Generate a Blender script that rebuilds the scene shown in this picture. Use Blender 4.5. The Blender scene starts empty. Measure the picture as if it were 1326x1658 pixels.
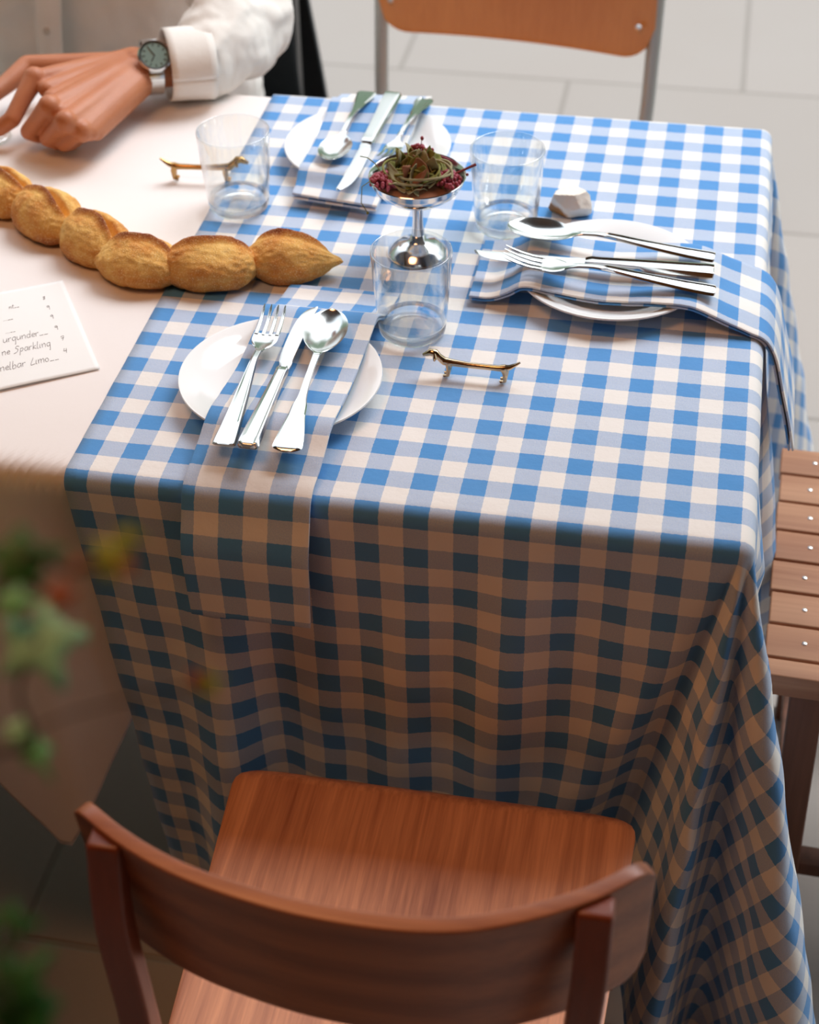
import bpy, bmesh, math, random
import numpy as np
from mathutils import Vector, Matrix, noise
PI = math.pi
rnd = random.Random(7)

# ---------------------------------------------------------------- camera, world, sun
F_PX = 2669.63
RC = np.array([[0.98281297, 0.18405106, -0.01427866],
               [0.10756781, -0.63382377, -0.76596123],
               [-0.15002613, 0.7512607, -0.64272819]])
CAM = np.array([-0.04884259, -1.16827586, 1.70374777])
scn = bpy.context.scene
COL = scn.collection
cd = bpy.data.cameras.new('camera'); cam = bpy.data.objects.new('camera', cd); COL.objects.link(cam)
U, S_, VT = np.linalg.svd(RC); RN = U @ VT
m = Matrix.Identity(4)
for i in range(3):
    m[i][0] = RN[0][i]; m[i][1] = -RN[1][i]; m[i][2] = -RN[2][i]; m[i][3] = CAM[i]
cam.matrix_world = m
cd.sensor_fit = 'HORIZONTAL'; cd.sensor_width = 36.0; cd.lens = F_PX*36/1326
cd.clip_start = 0.05
cd.dof.use_dof = True; cd.dof.focus_distance = 1.57; cd.dof.aperture_fstop = 6.2
scn.camera = cam

vs = scn.view_settings
vs.view_transform = 'Standard'; vs.look = 'None'; vs.gamma = 1; vs.exposure = 0.08
vs.use_curve_mapping = False

world = bpy.data.worlds.new('world'); scn.world = world; world.use_nodes = True
nt = world.node_tree; nt.nodes.clear()
wo = nt.nodes.new('ShaderNodeOutputWorld'); bg = nt.nodes.new('ShaderNodeBackground')
tc = nt.nodes.new('ShaderNodeTexCoord'); dot = nt.nodes.new('ShaderNodeVectorMath'); dot.operation = 'DOT_PRODUCT'
dot.inputs[1].default_value = Vector((0.25, 0.80, 0.55)).normalized()
mr = nt.nodes.new('ShaderNodeMapRange'); mr.inputs['From Min'].default_value = -1; mr.inputs['From Max'].default_value = 1
cr = nt.nodes.new('ShaderNodeValToRGB')
e = cr.color_ramp.elements
e[0].position = 0.0; e[0].color = (0.03, 0.02, 0.015, 1)
e[1].position = 1.0; e[1].color = (0.98, 1.0, 1.03, 1)
for p, c in ((0.45, (0.05, 0.035, 0.025, 1)), (0.62, (0.26, 0.28, 0.30, 1)), (0.78, (0.92, 1.02, 1.12, 1))):
    q = cr.color_ramp.elements.new(p); q.color = c
# a broken line of foliage and buildings near the horizon
nz = nt.nodes.new('ShaderNodeTexNoise'); nz.inputs['Scale'].default_value = 5; nz.inputs['Detail'].default_value = 4
sep = nt.nodes.new('ShaderNodeSeparateXYZ')
hz = nt.nodes.new('ShaderNodeMath'); hz.operation = 'MULTIPLY_ADD'; hz.inputs[1].default_value = 0.5; 
hm = nt.nodes.new('ShaderNodeMapRange'); hm.inputs['From Min'].default_value = 0.60; hm.inputs['From Max'].default_value = 0.72
mx = nt.nodes.new('ShaderNodeMix'); mx.data_type = 'RGBA'
mx.inputs[6].default_value = (0.13, 0.19, 0.13, 1)
L = nt.links.new
L(tc.outputs['Generated'], dot.inputs[0]); L(dot.outputs['Value'], mr.inputs['Value']); L(mr.outputs[0], cr.inputs['Fac'])
L(tc.outputs['Generated'], nz.inputs['Vector']); L(tc.outputs['Generated'], sep.inputs[0])
L(nz.outputs['Fac'], hz.inputs[0]); L(sep.outputs['Z'], hz.inputs[2]); L(hz.outputs[0], hm.inputs['Value'])
hmf = nt.nodes.new('ShaderNodeMix'); hmf.data_type = 'RGBA'
L(hm.outputs[0], mx.inputs[0]); L(cr.outputs['Color'], mx.inputs[7])
# foliage only where the open side is
fr = nt.nodes.new('ShaderNodeMapRange'); fr.inputs['From Min'].default_value = -0.1; fr.inputs['From Max'].default_value = 0.3
L(sep.outputs['Y'], fr.inputs['Value'])
L(fr.outputs[0], hmf.inputs[0]); L(cr.outputs['Color'], hmf.inputs[6]); L(mx.outputs[2], hmf.inputs[7])
L(hmf.outputs[2], bg.inputs['Color']); bg.inputs['Strength'].default_value = 1.85
L(bg.outputs[0], wo.inputs['Surface'])

sd = bpy.data.lights.new('sun', 'SUN'); sun = bpy.data.objects.new('sun', sd); COL.objects.link(sun)
sd.energy = 2.2; sd.angle = math.radians(32); sd.color = (0.96, 1.0, 1.04)
sun.rotation_euler = Vector((0.42, 0.62, 1.0)).to_track_quat('Z', 'Y').to_euler()
sun.location = (2, 3, 4)
# warm lamp under the added canopy, above and behind the viewer
ld = bpy.data.lights.new('terrace_lamp', 'AREA'); lamp = bpy.data.objects.new('terrace_lamp', ld); COL.objects.link(lamp)
ld.shape = 'DISK'; ld.size = 0.7; ld.energy = 9.0; ld.color = (1.0, 0.46, 0.20)
lamp.location = (-0.72, -0.42, 2.45); lamp.rotation_euler = (Vector((-0.72, -0.42, 2.45))-Vector((-0.25, -0.1, 0.55))).to_track_quat('Z', 'Y').to_euler()

# ---------------------------------------------------------------- materials
def newmat(name):
    m = bpy.data.materials.new(name); m.use_nodes = True
    return m, m.node_tree, m.node_tree.nodes['Principled BSDF']
def setin(b, **k):
    for a, v in k.items():
        b.inputs[a.replace('_', ' ')].default_value = v
def rgb(h):
    o = []
    for i in (0, 2, 4):
        c = int(h[i:i+2], 16)/255
        o.append(c/12.92 if c <= 0.04045 else ((c+0.055)/1.055)**2.4)
    return (*o, 1)
def nd(t, kind, **k):
    n = t.nodes.new('ShaderNode'+kind)
    for a, v in k.items():
        setattr(n, a, v)
    return n
def math_(t, op, a, b=None, c=None):
    n = nd(t, 'Math', operation=op)
    for i, v in enumerate((a, b, c)):
        if v is None: continue
        if isinstance(v, (int, float)): n.inputs[i].default_value = v
        else: t.links.new(v, n.inputs[i])
    return n.outputs[0]
def mixc(t, f, a, b):
    n = nd(t, 'Mix', data_type='RGBA')
    for i, v in ((0, f), (6, a), (7, b)):
        if isinstance(v, (int, float, tuple)): n.inputs[i].default_value = v
        else: t.links.new(v, n.inputs[i])
    return n.outputs[2]
def bump(t, b, h, strength=0.3, dist=0.001):
    n = nd(t, 'Bump'); n.inputs['Strength'].default_value = strength; n.inputs['Distance'].default_value = dist
    t.links.new(h, n.inputs['Height']); t.links.new(n.outputs[0], b.inputs['Normal'])
def objco(t, scale=(1, 1, 1), rot=(0, 0, 0)):
    c = nd(t, 'TexCoord'); mp = nd(t, 'Mapping'); mp.inputs['Scale'].default_value = scale; mp.inputs['Rotation'].default_value = rot
    t.links.new(c.outputs['Object'], mp.inputs['Vector']); return mp.outputs[0]
def noise_(t, vec, scale, detail=3, rough=0.5, dist=0):
    n = nd(t, 'TexNoise'); n.inputs['Scale'].default_value = scale; n.inputs['Detail'].default_value = detail
    n.inputs['Roughness'].default_value = rough; n.inputs['Distortion'].default_value = dist
    if vec is not None: t.links.new(vec, n.inputs['Vector'])
    return n.outputs['Fac']

P = 0.046
def gingham(name, cream=rgb('EFEBE6'), blue=rgb('4690D2')):
    m, t, b = newmat(name)
    uv = nd(t, 'UVMap'); sp = nd(t, 'SeparateXYZ'); t.links.new(uv.outputs[0], sp.inputs[0])
    wob = noise_(t, uv.outputs[0], 260, 2)
    def stripe(o):
        w = math_(t, 'MULTIPLY_ADD', wob, 0.0016, o)
        fr = math_(t, 'FRACT', math_(t, 'DIVIDE', w, P))
        return math_(t, 'LESS_THAN', fr, 0.5)
    su, sv = stripe(sp.outputs['X']), stripe(sp.outputs['Y'])
    # thread level: warp or weft shows on top
    def thread(o, n):
        return math_(t, 'SINE', math_(t, 'MULTIPLY', o, 2*PI*n))
    th = math_(t, 'MULTIPLY', thread(sp.outputs['X'], 1200), thread(sp.outputs['Y'], 1200))
    th = math_(t, 'MULTIPLY_ADD', th, 0.22, 0.5)
    slub = noise_(t, uv.outputs[0], 900, 2)
    k = math_(t, 'ADD', th, math_(t, 'MULTIPLY_ADD', slub, 0.5, -0.25))
    f = math_(t, 'ADD', math_(t, 'MULTIPLY', su, k), math_(t, 'MULTIPLY', sv, math_(t, 'SUBTRACT', 1.0, k)))
    f = math_(t, 'POWER', f, 1.0)
    c = mixc(t, f, cream, blue)
    big = noise_(t, uv.outputs[0], 14, 3)
    c2 = mixc(t, math_(t, 'MULTIPLY', big, 0.12), c, rgb('B2B8BC'))
    t.links.new(c2, b.inputs['Base Color'])
    h1 = noise_(t, uv.outputs[0], 55, 4, 0.6)
    h = math_(t, 'MULTIPLY_ADD', th, 0.12, h1)
    bump(t, b, h, 0.35, 0.0022)
    setin(b, Roughness=0.92); b.inputs['Sheen Weight'].default_value = 0.15
    return m
M = {}
M['gingham'] = gingham('gingham_cotton')
def plain_cloth(name, c, var=0.1, bscale=45, bstr=0.3, dist=0.002, uvmap=False):
    m, t, b = newmat(name)
    v = objco(t)
    n = noise_(t, v, 9, 3); cc = tuple(x*(1-var) for x in c[:3])+(1,)
    t.links.new(mixc(t, n, c, cc), b.inputs['Base Color'])
    fine = noise_(t, v, 1400, 2)
    h = math_(t, 'MULTIPLY_ADD', fine, 0.12, noise_(t, v, bscale, 4, 0.55))
    bump(t, b, h, bstr, dist); setin(b, Roughness=0.95); b.inputs['Sheen Weight'].default_value = 0.15
    return m
M['white_cloth'] = plain_cloth('white_cotton', rgb('EFE9E6'), 0.04, 30, 0.18)
M['shirt'] = plain_cloth('cream_shirt_cotton', rgb('F0EAE2'), 0.08, 60, 0.35)
M['trousers'] = plain_cloth('dark_trouser_cloth', rgb('101416'), 0.2)
M['coat'] = plain_cloth('black_coat_cloth', rgb('0A1114'), 0.3, 20, 0.4, 0.01)
def metal(name, c, r=0.12, rn=0.1, metallic=1.0, bs=0):
    m, t, b = newmat(name); setin(b, Base_Color=c, Metallic=metallic)
    n = noise_(t, objco(t, (1, 1, 1)), 60, 3)
    t.links.new(math_(t, 'MULTIPLY_ADD', n, rn, r), b.inputs['Roughness'])
    if bs: bump(t, b, noise_(t, objco(t), 90, 3), bs, 0.0006)
    return m
M['steel'] = metal('polished_stainless_steel', (0.62, 0.63, 0.62, 1), 0.12, 0.10)
M['silver'] = metal('silver_plate', (0.80, 0.78, 0.77, 1), 0.09, 0.08)
M['brass'] = metal('worn_gilt_brass', rgb('B08A5A'), 0.14, 0.14, 1.0, 0.3)
M['nickel'] = metal('silvery_brass', rgb('C9AF8E'), 0.12, 0.14, 1.0, 0.3)
M['tube'] = metal('grey_painted_tube', rgb('AEB0AC'), 0.35, 0.1, 0.3)
M['screw'] = metal('screw_steel', (0.75, 0.73, 0.7, 1), 0.25, 0.1)
def ceramic(name, c):
    m, t, b = newmat(name); setin(b, Base_Color=c, Roughness=0.12); b.inputs['Coat Weight'].default_value = 0.3
    n = noise_(t, objco(t), 25, 2); bump(t, b, n, 0.05, 0.001); return m
M['ceramic'] = ceramic('white_glazed_porcelain', rgb('EEF0F0'))
def wood(name, c1, c2, scale=(1, 1, 1), ring=9.0, rough=0.38, fine=0.5, coat=0.25, axis=1):
    """grain running along the given axis (0 x, 1 y, 2 z)"""
    m, t, b = newmat(name)
    sc = [26.0, 26.0, 26.0]; sc[axis] = 1.6
    v = objco(t, tuple(a*s for a, s in zip(sc, scale)))
    n = noise_(t, v, 1.0, 5, 0.6, 0.6)
    sc2 = [160.0, 160.0, 160.0]; sc2[axis] = 5.0
    n2 = noise_(t, objco(t, tuple(sc2)), 1.0, 3, 0.6, 0.2)
    w = nd(t, 'TexWave', wave_type='RINGS'); w.inputs['Scale'].default_value = ring; w.inputs['Distortion'].default_value = 5.0; w.inputs['Detail'].default_value = 3
    sc3 = [1.0, 1.0, 1.0]; sc3[axis] = 0.12
    t.links.new(objco(t, tuple(sc3)), w.inputs['Vector'])
    f = math_(t, 'ADD', math_(t, 'MULTIPLY', n, 0.55), math_(t, 'MULTIPLY', w.outputs['Fac'], 0.25))
    f = math_(t, 'ADD', f, math_(t, 'MULTIPLY_ADD', n2, fine, -fine*0.35))
    r = nd(t, 'ValToRGB'); t.links.new(f, r.inputs[0])
    r.color_ramp.elements[0].position = 0.22; r.color_ramp.elements[0].color = c2
    r.color_ramp.elements[1].position = 0.78; r.color_ramp.elements[1].color = c1
    t.links.new(r.outputs[0], b.inputs['Base Color'])
    bump(t, b, f, 0.12, 0.001); setin(b, Roughness=rough); b.inputs['Coat Weight'].default_value = coat; b.inputs['Coat Roughness'].default_value = 0.35
    return m
M['seat_wood'] = wood('red_brown_beech_ply', rgb('EAA276'), rgb('98553A'), axis=1, ring=14, coat=0.15, fine=0.8)
M['back_wood'] = wood('red_brown_bent_ply', rgb('C07648'), rgb('84452A'), axis=0, ring=7)
M['leg_wood'] = wood('red_brown_beech', rgb('96492E'), rgb('6E3420'), axis=2)
M['slat_wood'] = wood('oiled_acacia', rgb('C08A64'), rgb('98603F'), axis=0, rough=0.6, coat=0.0, ring=10)
M['slat_dark'] = wood('dark_oiled_acacia', rgb('82523A'), rgb('5C3826'), axis=2, rough=0.6, coat=0.0)
M['far_wood'] = wood('orange_beech_ply', rgb('E0944C'), rgb('CC7E3A'), axis=2, ring=4)
M['table_wood'] = wood('plain_table_wood', rgb('8A6A4A'), rgb('6A4E34'), axis=0)
M['dark_chair'] = wood('black_stained_wood', rgb('1A1A1A'), rgb('101010'), axis=2)

def glass_mat():
    m, t, b = newmat('clear_glass'); setin(b, Base_Color=(0.99, 1.0, 0.995, 1), Roughness=0.0, IOR=1.45)
    b.inputs['Transmission Weight'].default_value = 1.0
    tr_ = nd(t, 'BsdfTransparent'); mx_ = nd(t, 'MixShader'); mx_.inputs[0].default_value = 0.2
    t.links.new(b.outputs[0], mx_.inputs[1]); t.links.new(tr_.outputs[0], mx_.inputs[2]); t.links.new(mx_.outputs[0], t.nodes['Material Output'].inputs['Surface'])
    return m
M['glass'] = glass_mat()
def thin_glass():
    m, t, b = newmat('thin_clear_glass'); t.nodes.remove(b)
    tr_ = nd(t, 'BsdfTransparent'); tr_.inputs[0].default_value = (.975, .985, .98, 1)
    gl = nd(t, 'BsdfGlossy'); gl.inputs['Roughness'].default_value = 0.02; gl.inputs['Color'].default_value = (1, 1, 1, 1)
    lw = nd(t, 'LayerWeight'); lw.inputs['Blend'].default_value = 0.5
    frv = math_(t, 'MULTIPLY_ADD', math_(t, 'POWER', lw.outputs['Facing'], 2.3), 0.85, 0.05)
    bp = nd(t, 'Bump'); bp.inputs['Strength'].default_value = 0.2; bp.inputs['Distance'].default_value = 0.002
    t.links.new(noise_(t, objco(t), 26, 1), bp.inputs['Height']); t.links.new(bp.outputs[0], gl.inputs['Normal']); t.links.new(bp.outputs[0], lw.inputs['Normal'])
    mx_ = nd(t, 'MixShader'); t.links.new(frv, mx_.inputs[0]); t.links.new(tr_.outputs[0], mx_.inputs[1]); t.links.new(gl.outputs[0], mx_.inputs[2])
    t.links.new(mx_.outputs[0], t.nodes['Material Output'].inputs['Surface'])
    return m
M['thin_glass'] = thin_glass()

def bread_mat():
    m, t, b = newmat('golden_bread_crust')
    g = objco(t); n = noise_(t, g, 34, 4, 0.6); bran = noise_(t, g, 900, 2, 0.6); md = noise_(t, g, 160, 3)
    geo = nd(t, 'Attribute', attribute_name='bake')
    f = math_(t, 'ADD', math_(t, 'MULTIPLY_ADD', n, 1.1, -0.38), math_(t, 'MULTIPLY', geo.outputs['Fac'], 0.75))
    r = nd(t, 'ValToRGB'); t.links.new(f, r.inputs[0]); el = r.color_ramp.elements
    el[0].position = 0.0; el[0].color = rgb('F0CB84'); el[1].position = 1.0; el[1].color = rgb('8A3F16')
    for p, c in ((0.3, 'E6B560'), (0.58, 'D28C3A'), (0.82, 'B4682A')):
        q = el.new(p); q.color = rgb(c)
    sp = nd(t, 'ValToRGB'); t.links.new(bran, sp.inputs[0]); sp.color_ramp.elements[0].position = 0.56; sp.color_ramp.elements[1].position = 0.66
    c = mixc(t, math_(t, 'MULTIPLY', sp.outputs[0], 0.75), r.outputs[0], rgb('F6DEA4'))
    t.links.new(c, b.inputs['Base Color'])
    bump(t, b, math_(t, 'MULTIPLY_ADD', bran, 0.6, md), 0.7, 0.0022); setin(b, Roughness=0.85)
    return m
M['bread'] = bread_mat()

def stone_mat():
    m, t, b = newmat('pale_flint_stone')
    g = objco(t); n = noise_(t, g, 26, 4)
    c = nd(t, 'NewGeometry'); sp = nd(t, 'SeparateXYZ')
    co = nd(t, 'TexCoord'); t.links.new(co.outputs['Object'], sp.inputs[0])
    k = math_(t, 'ADD', math_(t, 'MULTIPLY', sp.outputs['X'], -22), math_(t, 'MULTIPLY', sp.outputs['Z'], -26))
    k = math_(t, 'ADD', k, math_(t, 'MULTIPLY_ADD', n, 0.9, 0.05))
    r = nd(t, 'ValToRGB'); t.links.new(k, r.inputs[0]); el = r.color_ramp.elements
    el[0].position = 0.86; el[0].color = rgb('F2E9DC'); el[1].position = 1.0; el[1].color = rgb('B07A44')
    t.links.new(r.outputs[0], b.inputs['Base Color']); bump(t, b, noise_(t, g, 120, 4), 0.5, 0.002); setin(b, Roughness=0.6)
    return m
M['stone'] = stone_mat()

def floor_mat():
    m, t, b = newmat('concrete_paving')
    c = nd(t, 'TexCoord'); mp = nd(t, 'Mapping'); mp.inputs['Location'].default_value = (-0.03, -0.56, 0)
    t.links.new(c.outputs['Object'], mp.inputs[0])
    br = nd(t, 'TexBrick'); t.links.new(mp.outputs[0], br.inputs['Vector'])
    br.inputs['Scale'].default_value = 1.0; br.inputs['Brick Width'].default_value = 0.8; br.inputs['Row Height'].default_value = 0.62
    br.inputs['Mortar Size'].default_value = 0.007; br.inputs['Mortar Smooth'].default_value = 0.6
    br.inputs['Color1'].default_value = rgb('A69B92'); br.inputs['Color2'].default_value = rgb('A0958C'); br.inputs['Mortar'].default_value = rgb('8A8076')
    n = noise_(t, c.outputs['Object'], 3.0, 4); n2 = noise_(t, c.outputs['Object'], 90, 4, 0.7)
    k = mixc(t, math_(t, 'MULTIPLY', n, 0.35), br.outputs['Color'], rgb('B0A9A3'))
    k = mixc(t, math_(t, 'MULTIPLY', n2, 0.25), k, rgb('8F8983'))
    t.links.new(k, b.inputs['Base Color'])
    inv = math_(t, 'SUBTRACT', 1.0, br.outputs['Fac'])
    bump(t, b, math_(t, 'MULTIPLY_ADD', n2, 0.1, inv), 0.5, 0.004); setin(b, Roughness=0.8)
    return m
M['floor'] = floor_mat()
def skin_mat():
    m, t, b = newmat('skin')
    g = objco(t); n = noise_(t, g, 30, 4); n2 = noise_(t, g, 420, 3)
    at_ = nd(t, 'Attribute', attribute_name='red')
    c = mixc(t, n, rgb('C4805A'), rgb('AE6843'))
    t.links.new(c, b.inputs['Base Color'])
    bump(t, b, math_(t, 'MULTIPLY_ADD', n, 0.8, n2), 0.35, 0.0012)
    setin(b, Roughness=0.5); b.inputs['Subsurface Weight'].default_value = 0.12; b.inputs['Subsurface Radius'].default_value = (0.01, 0.004, 0.002)
    b.inputs['Subsurface Scale'].default_value = 0.5
    return m
M['skin'] = skin_mat()
def simple(name, c, r=0.6, n=20, var=0.25, **k):
    m, t, b = newmat(name); d = tuple(x*(1-var) for x in c[:3])+(1,)
    t.links.new(mixc(t, noise_(t, objco(t), n, 3), c, d), b.inputs['Base Color']); setin(b, Roughness=r)
    for a, v in k.items(): b.inputs[a.replace('_', ' ')].default_value = v
    return m
M['paper'] = simple('white_paper', rgb('F0F0EE'), 0.85, 8, 0.02)
M['ink'] = simple('grey_brown_ink', rgb('75686A'), 0.8)
M['ply_edge'] = simple('paper_edge', rgb('C9C2C0'), 0.8)
def leaf_mat(name, c):
    m = simple(name, c, 0.5, 30, 0.35); t = m.node_tree; b = t.nodes['Principled BSDF']
    tl = nd(t, 'BsdfTranslucent'); tl.inputs[0].default_value = tuple(min(1, x*1.25) for x in c[:3])+(1,); mx_ = nd(t, 'MixShader'); mx_.inputs[0].default_value = 0.3
    t.links.new(b.outputs[0], mx_.inputs[1]); t.links.new(tl.outputs[0], mx_.inputs[2]); t.links.new(mx_.outputs[0], t.nodes['Material Output'].inputs['Surface']); return m
M['leaf'] = leaf_mat('ivy_leaf_green', rgb('90DCA0')); M['leaf_pale'] = leaf_mat('ivy_leaf_pale', rgb('BCF2CC'))
M['leaf_yellow'] = leaf_mat('ivy_leaf_yellow', rgb('B4C23A')); M['leaf_dark'] = leaf_mat('ivy_leaf_dark', rgb('3E8A42'))
M['leaf_rust'] = simple('leaf_rust', rgb('A8582A'), 0.6, 30, 0.4)
M['stem'] = simple('plant_stem', rgb('4A3A24'), 0.7)
M['pot'] = simple('dark_clay_pot', rgb('2A2420'), 0.8)
M['soil'] = simple('soil', rgb('1E1610'), 0.95, 60, 0.5)
M['dry_olive'] = simple('dried_olive_leaf', rgb('8C8A3C'), 0.75, 70, 0.55)
M['dry_brown'] = simple('dried_brown_leaf', rgb('A87050'), 0.75, 70, 0.5)
M['dry_grey'] = simple('dried_grey_leaf', rgb('A8A078'), 0.8, 90, 0.5)
M['berry'] = simple('dusty_rose_berry', rgb('B85064'), 0.5, 120, 0.5)
M['berry_stem'] = simple('dark_red_twig', rgb('8A2E34'), 0.6, 60, 0.4)
M['dial'] = simple('green_grey_dial', rgb('8FA398'), 0.25, 40, 0.2, Metallic=0.3)
M['eye'] = simple('eye_white', rgb('E8E4E0'), 0.2, 5, 0.02)
M['iris'] = simple('iris_brown', rgb('3A2416'), 0.2)
M['hair'] = simple('dark_brown_hair', rgb('2A1C12'), 0.6, 80, 0.5)
M['button'] = simple('pearl_button', rgb('D8D0C4'), 0.3)
M['tag'] = simple('worn_white_sticker', rgb('D8C4B0'), 0.7, 300, 0.35)
M['crumb'] = simple('pale_bread_crumb', rgb('EFCF96'), 0.9, 200, 0.25)

# ---------------------------------------------------------------- helpers
def link(name, me, mat, parent=None):
    o = bpy.data.objects.new(name, me); COL.objects.link(o)
    if mat is not None and not me.materials: me.materials.append(mat)
    if parent is not None: o.parent = parent
    return o
def thing(name, label, cat, loc=(0, 0, 0), rotz=0, group=None):
    o = bpy.data.objects.new(name, None); COL.objects.link(o); o.empty_display_size = 0.05
    o.location = loc; o.rotation_euler = (0, 0, rotz); o['label'] = label; o['category'] = cat
    if group: o['group'] = group
    return o
def tag(o, label, cat, group=None):
    o['label'] = label; o['category'] = cat
    if group: o['group'] = group
    return o
class MB:
    def __init__(s): s.v = []; s.f = []
    def add(s, vs_, fs):
        n = len(s.v); s.v += [tuple(map(float, v)) for v in vs_]; s.f += [tuple(i+n for i in f) for f in fs]
        return s
    def box(s, c, d, rot=None, bev=0.0):
        bm = bmesh.new(); bmesh.ops.create_cube(bm, size=1.0)
        for v in bm.verts: v.co = Vector((v.co.x*d[0], v.co.y*d[1], v.co.z*d[2]))
        if bev: bmesh.ops.bevel(bm, geom=list(bm.edges), offset=bev, segments=3, affect='EDGES', profile=0.5)
        R = rot if rot is not None else Matrix.Identity(3)
        bm.verts.ensure_lookup_table()
        s.add([R @ v.co + Vector(c) for v in bm.verts], [[v.index for v in f.verts] for f in bm.faces]); bm.free(); return s
    def beam(s, a, b, w, h, up=(0, 0, 1), bev=0.002):
        a, b = Vector(a), Vector(b); d = (b-a); z = d.normalized(); x = Vector(up).cross(z)
        if x.length < 1e-4: x = Vector((1, 0, 0))
        x.normalize(); y = z.cross(x); R = Matrix((x, y, z)).transposed()
        return s.box((a+b)/2, (w, h, d.length), R, bev)
    def tube(s, pts, rad, n=12, caps=True, flat=None):
        pts = [Vector(p) for p in pts]; k = len(pts)
        if isinstance(rad, (int, float)): rad = [rad]*k
        base = len(s.v); prev = None
        for i, p in enumerate(pts):
            t_ = (pts[min(i+1, k-1)]-pts[max(i-1, 0)]).normalized()
            if prev is None:
                a = Vector((0, 0, 1)) if abs(t_.z) < 0.9 else Vector((1, 0, 0)); x = a.cross(t_).normalized()
            else: x = (prev-t_*prev.dot(t_)).normalized()
            prev = x; y = t_.cross(x)
            for j in range(n):
                an = 2*PI*j/n; q = p+(x*math.cos(an)+y*math.sin(an)*(flat or 1))*rad[i]; s.v.append(tuple(q))
        for i in range(k-1):
            for j in range(n):
                a = base+i*n+j; b = base+i*n+(j+1) % n; s.f.append((a, b, b+n, a+n))
        if caps: s.f.append(tuple(base+j for j in reversed(range(n)))); s.f.append(tuple(base+(k-1)*n+j for j in range(n)))
        return s
    def ball(s, c, r, seg=12, rings=8, R=None):
        if isinstance(r, (int, float)): r = (r, r, r)
        base = len(s.v); c = Vector(c); R = R or Matrix.Identity(3)
        s.v.append(tuple(c+R@Vector((0, 0, r[2]))))
        for i in range(1, rings):
            th = PI*i/rings
            for j in range(seg):
                ph = 2*PI*j/seg; s.v.append(tuple(c+R@Vector((r[0]*math.sin(th)*math.cos(ph), r[1]*math.sin(th)*math.sin(ph), r[2]*math.cos(th)))))
        s.v.append(tuple(c-R@Vector((0, 0, r[2])))); last = len(s.v)-1
        for j in range(seg):
            s.f.append((base, base+1+j, base+1+(j+1) % seg))
            for i in range(rings-2):
                a = base+1+i*seg+j; b = base+1+i*seg+(j+1) % seg; s.f.append((a, a+seg, b+seg, b))
            s.f.append((last, base+1+(rings-2)*seg+(j+1) % seg, base+1+(rings-2)*seg+j))
        return s
    def cap(s, a, ra, b, rb, n=16):
        """tapered capsule, closed"""
        a, b = Vector(a), Vector(b); d = (b-a).normalized(); pts = []; rs = []
        for i in range(6):
            an = PI/2*i/5; pts.append(a-d*ra*math.cos(an)); rs.append(max(ra*math.sin(an), 1e-4))
        for i in range(1, 6):
            an = PI/2*i/5; pts.append(b+d*rb*math.sin(an)); rs.append(max(rb*math.cos(an), 1e-4))
        pts.insert(6, a.lerp(b, 1/2)); rs.insert(6, (ra+rb)/2); pts.insert(7, b); rs.insert(7, rb)
        return s.tube(pts, rs, n)
    def chain(s, pts):
        for (a, ra), (b, rb) in zip(pts[:-1], pts[1:]): s.cap(a, ra, b, rb)
        return s
    def lathe(s, prof, n=48, c=(0, 0, 0), closed=False):
        base = len(s.v); k = len(prof)
        for r, z in prof:
            for j in range(n):
                an = 2*PI*j/n; s.v.append((c[0]+r*math.cos(an), c[1]+r*math.sin(an), c[2]+z))
        for i in range(k if closed else k-1):
            i2 = (i+1) % k
            for j in range(n):
                s.f.append((base+i*n+j, base+i*n+(j+1) % n, base+i2*n+(j+1) % n, base+i2*n+j))
        return s
    def mesh(s, name, smooth=True, sharp=40):
        me = bpy.data.meshes.new(name); me.from_pydata(s.v, [], s.f); me.update()
        bm = bmesh.new(); bm.from_mesh(me); bmesh.ops.remove_doubles(bm, verts=bm.verts, dist=1e-6); bmesh.ops.recalc_face_normals(bm, faces=bm.faces); bm.to_mesh(me); bm.free()
        if smooth:
            me.polygons.foreach_set('use_smooth', [True]*len(me.polygons))
            if sharp: me.set_sharp_from_angle(angle=math.radians(sharp))
        return me
    def build(s, name, mat, parent=None, smooth=True, sharp=40):
        return link(name, s.mesh(name, smooth, sharp), mat, parent)
def grid_mesh(name, Pt, uv=None, extra=None):
    """Pt (n,m,3) array"""
    n, k = Pt.shape[:2]; vs_ = Pt.reshape(-1, 3).tolist()
    fs = [(i*k+j, (i+1)*k+j, (i+1)*k+j+1, i*k+j+1) for i in range(n-1) for j in range(k-1)]
    uvs = uv.reshape(-1, 2) if uv is not None else None
    if extra:
        for P2, uv2 in extra:
            b = len(vs_); n2, k2 = P2.shape[:2]; vs_ += P2.reshape(-1, 3).tolist()
            fs += [(b+i*k2+j, b+(i+1)*k2+j, b+(i+1)*k2+j+1, b+i*k2+j+1) for i in range(n2-1) for j in range(k2-1)]
            if uvs is not None: uvs = np.concatenate([uvs, uv2.reshape(-1, 2)])
    me = bpy.data.meshes.new(name); me.from_pydata(vs_, [], fs)
    if uvs is not None:
        ul = me.uv_layers.new(name='UVMap'); idx = np.empty(len(me.loops), dtype=np.int32); me.loops.foreach_get('vertex_index', idx)
        ul.data.foreach_set('uv', uvs[idx].astype(np.float32).ravel())
    me.polygons.foreach_set('use_smooth', [True]*len(me.polygons)); me.update()
    return me
def solidify(o, th, off=-1):
    md = o.modifiers.new('solid', 'SOLIDIFY'); md.thickness = th; md.offset = off; return o
def subsurf(o, n=1):
    md = o.modifiers.new('sub', 'SUBSURF'); md.levels = n; md.render_levels = n; return o
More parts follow.
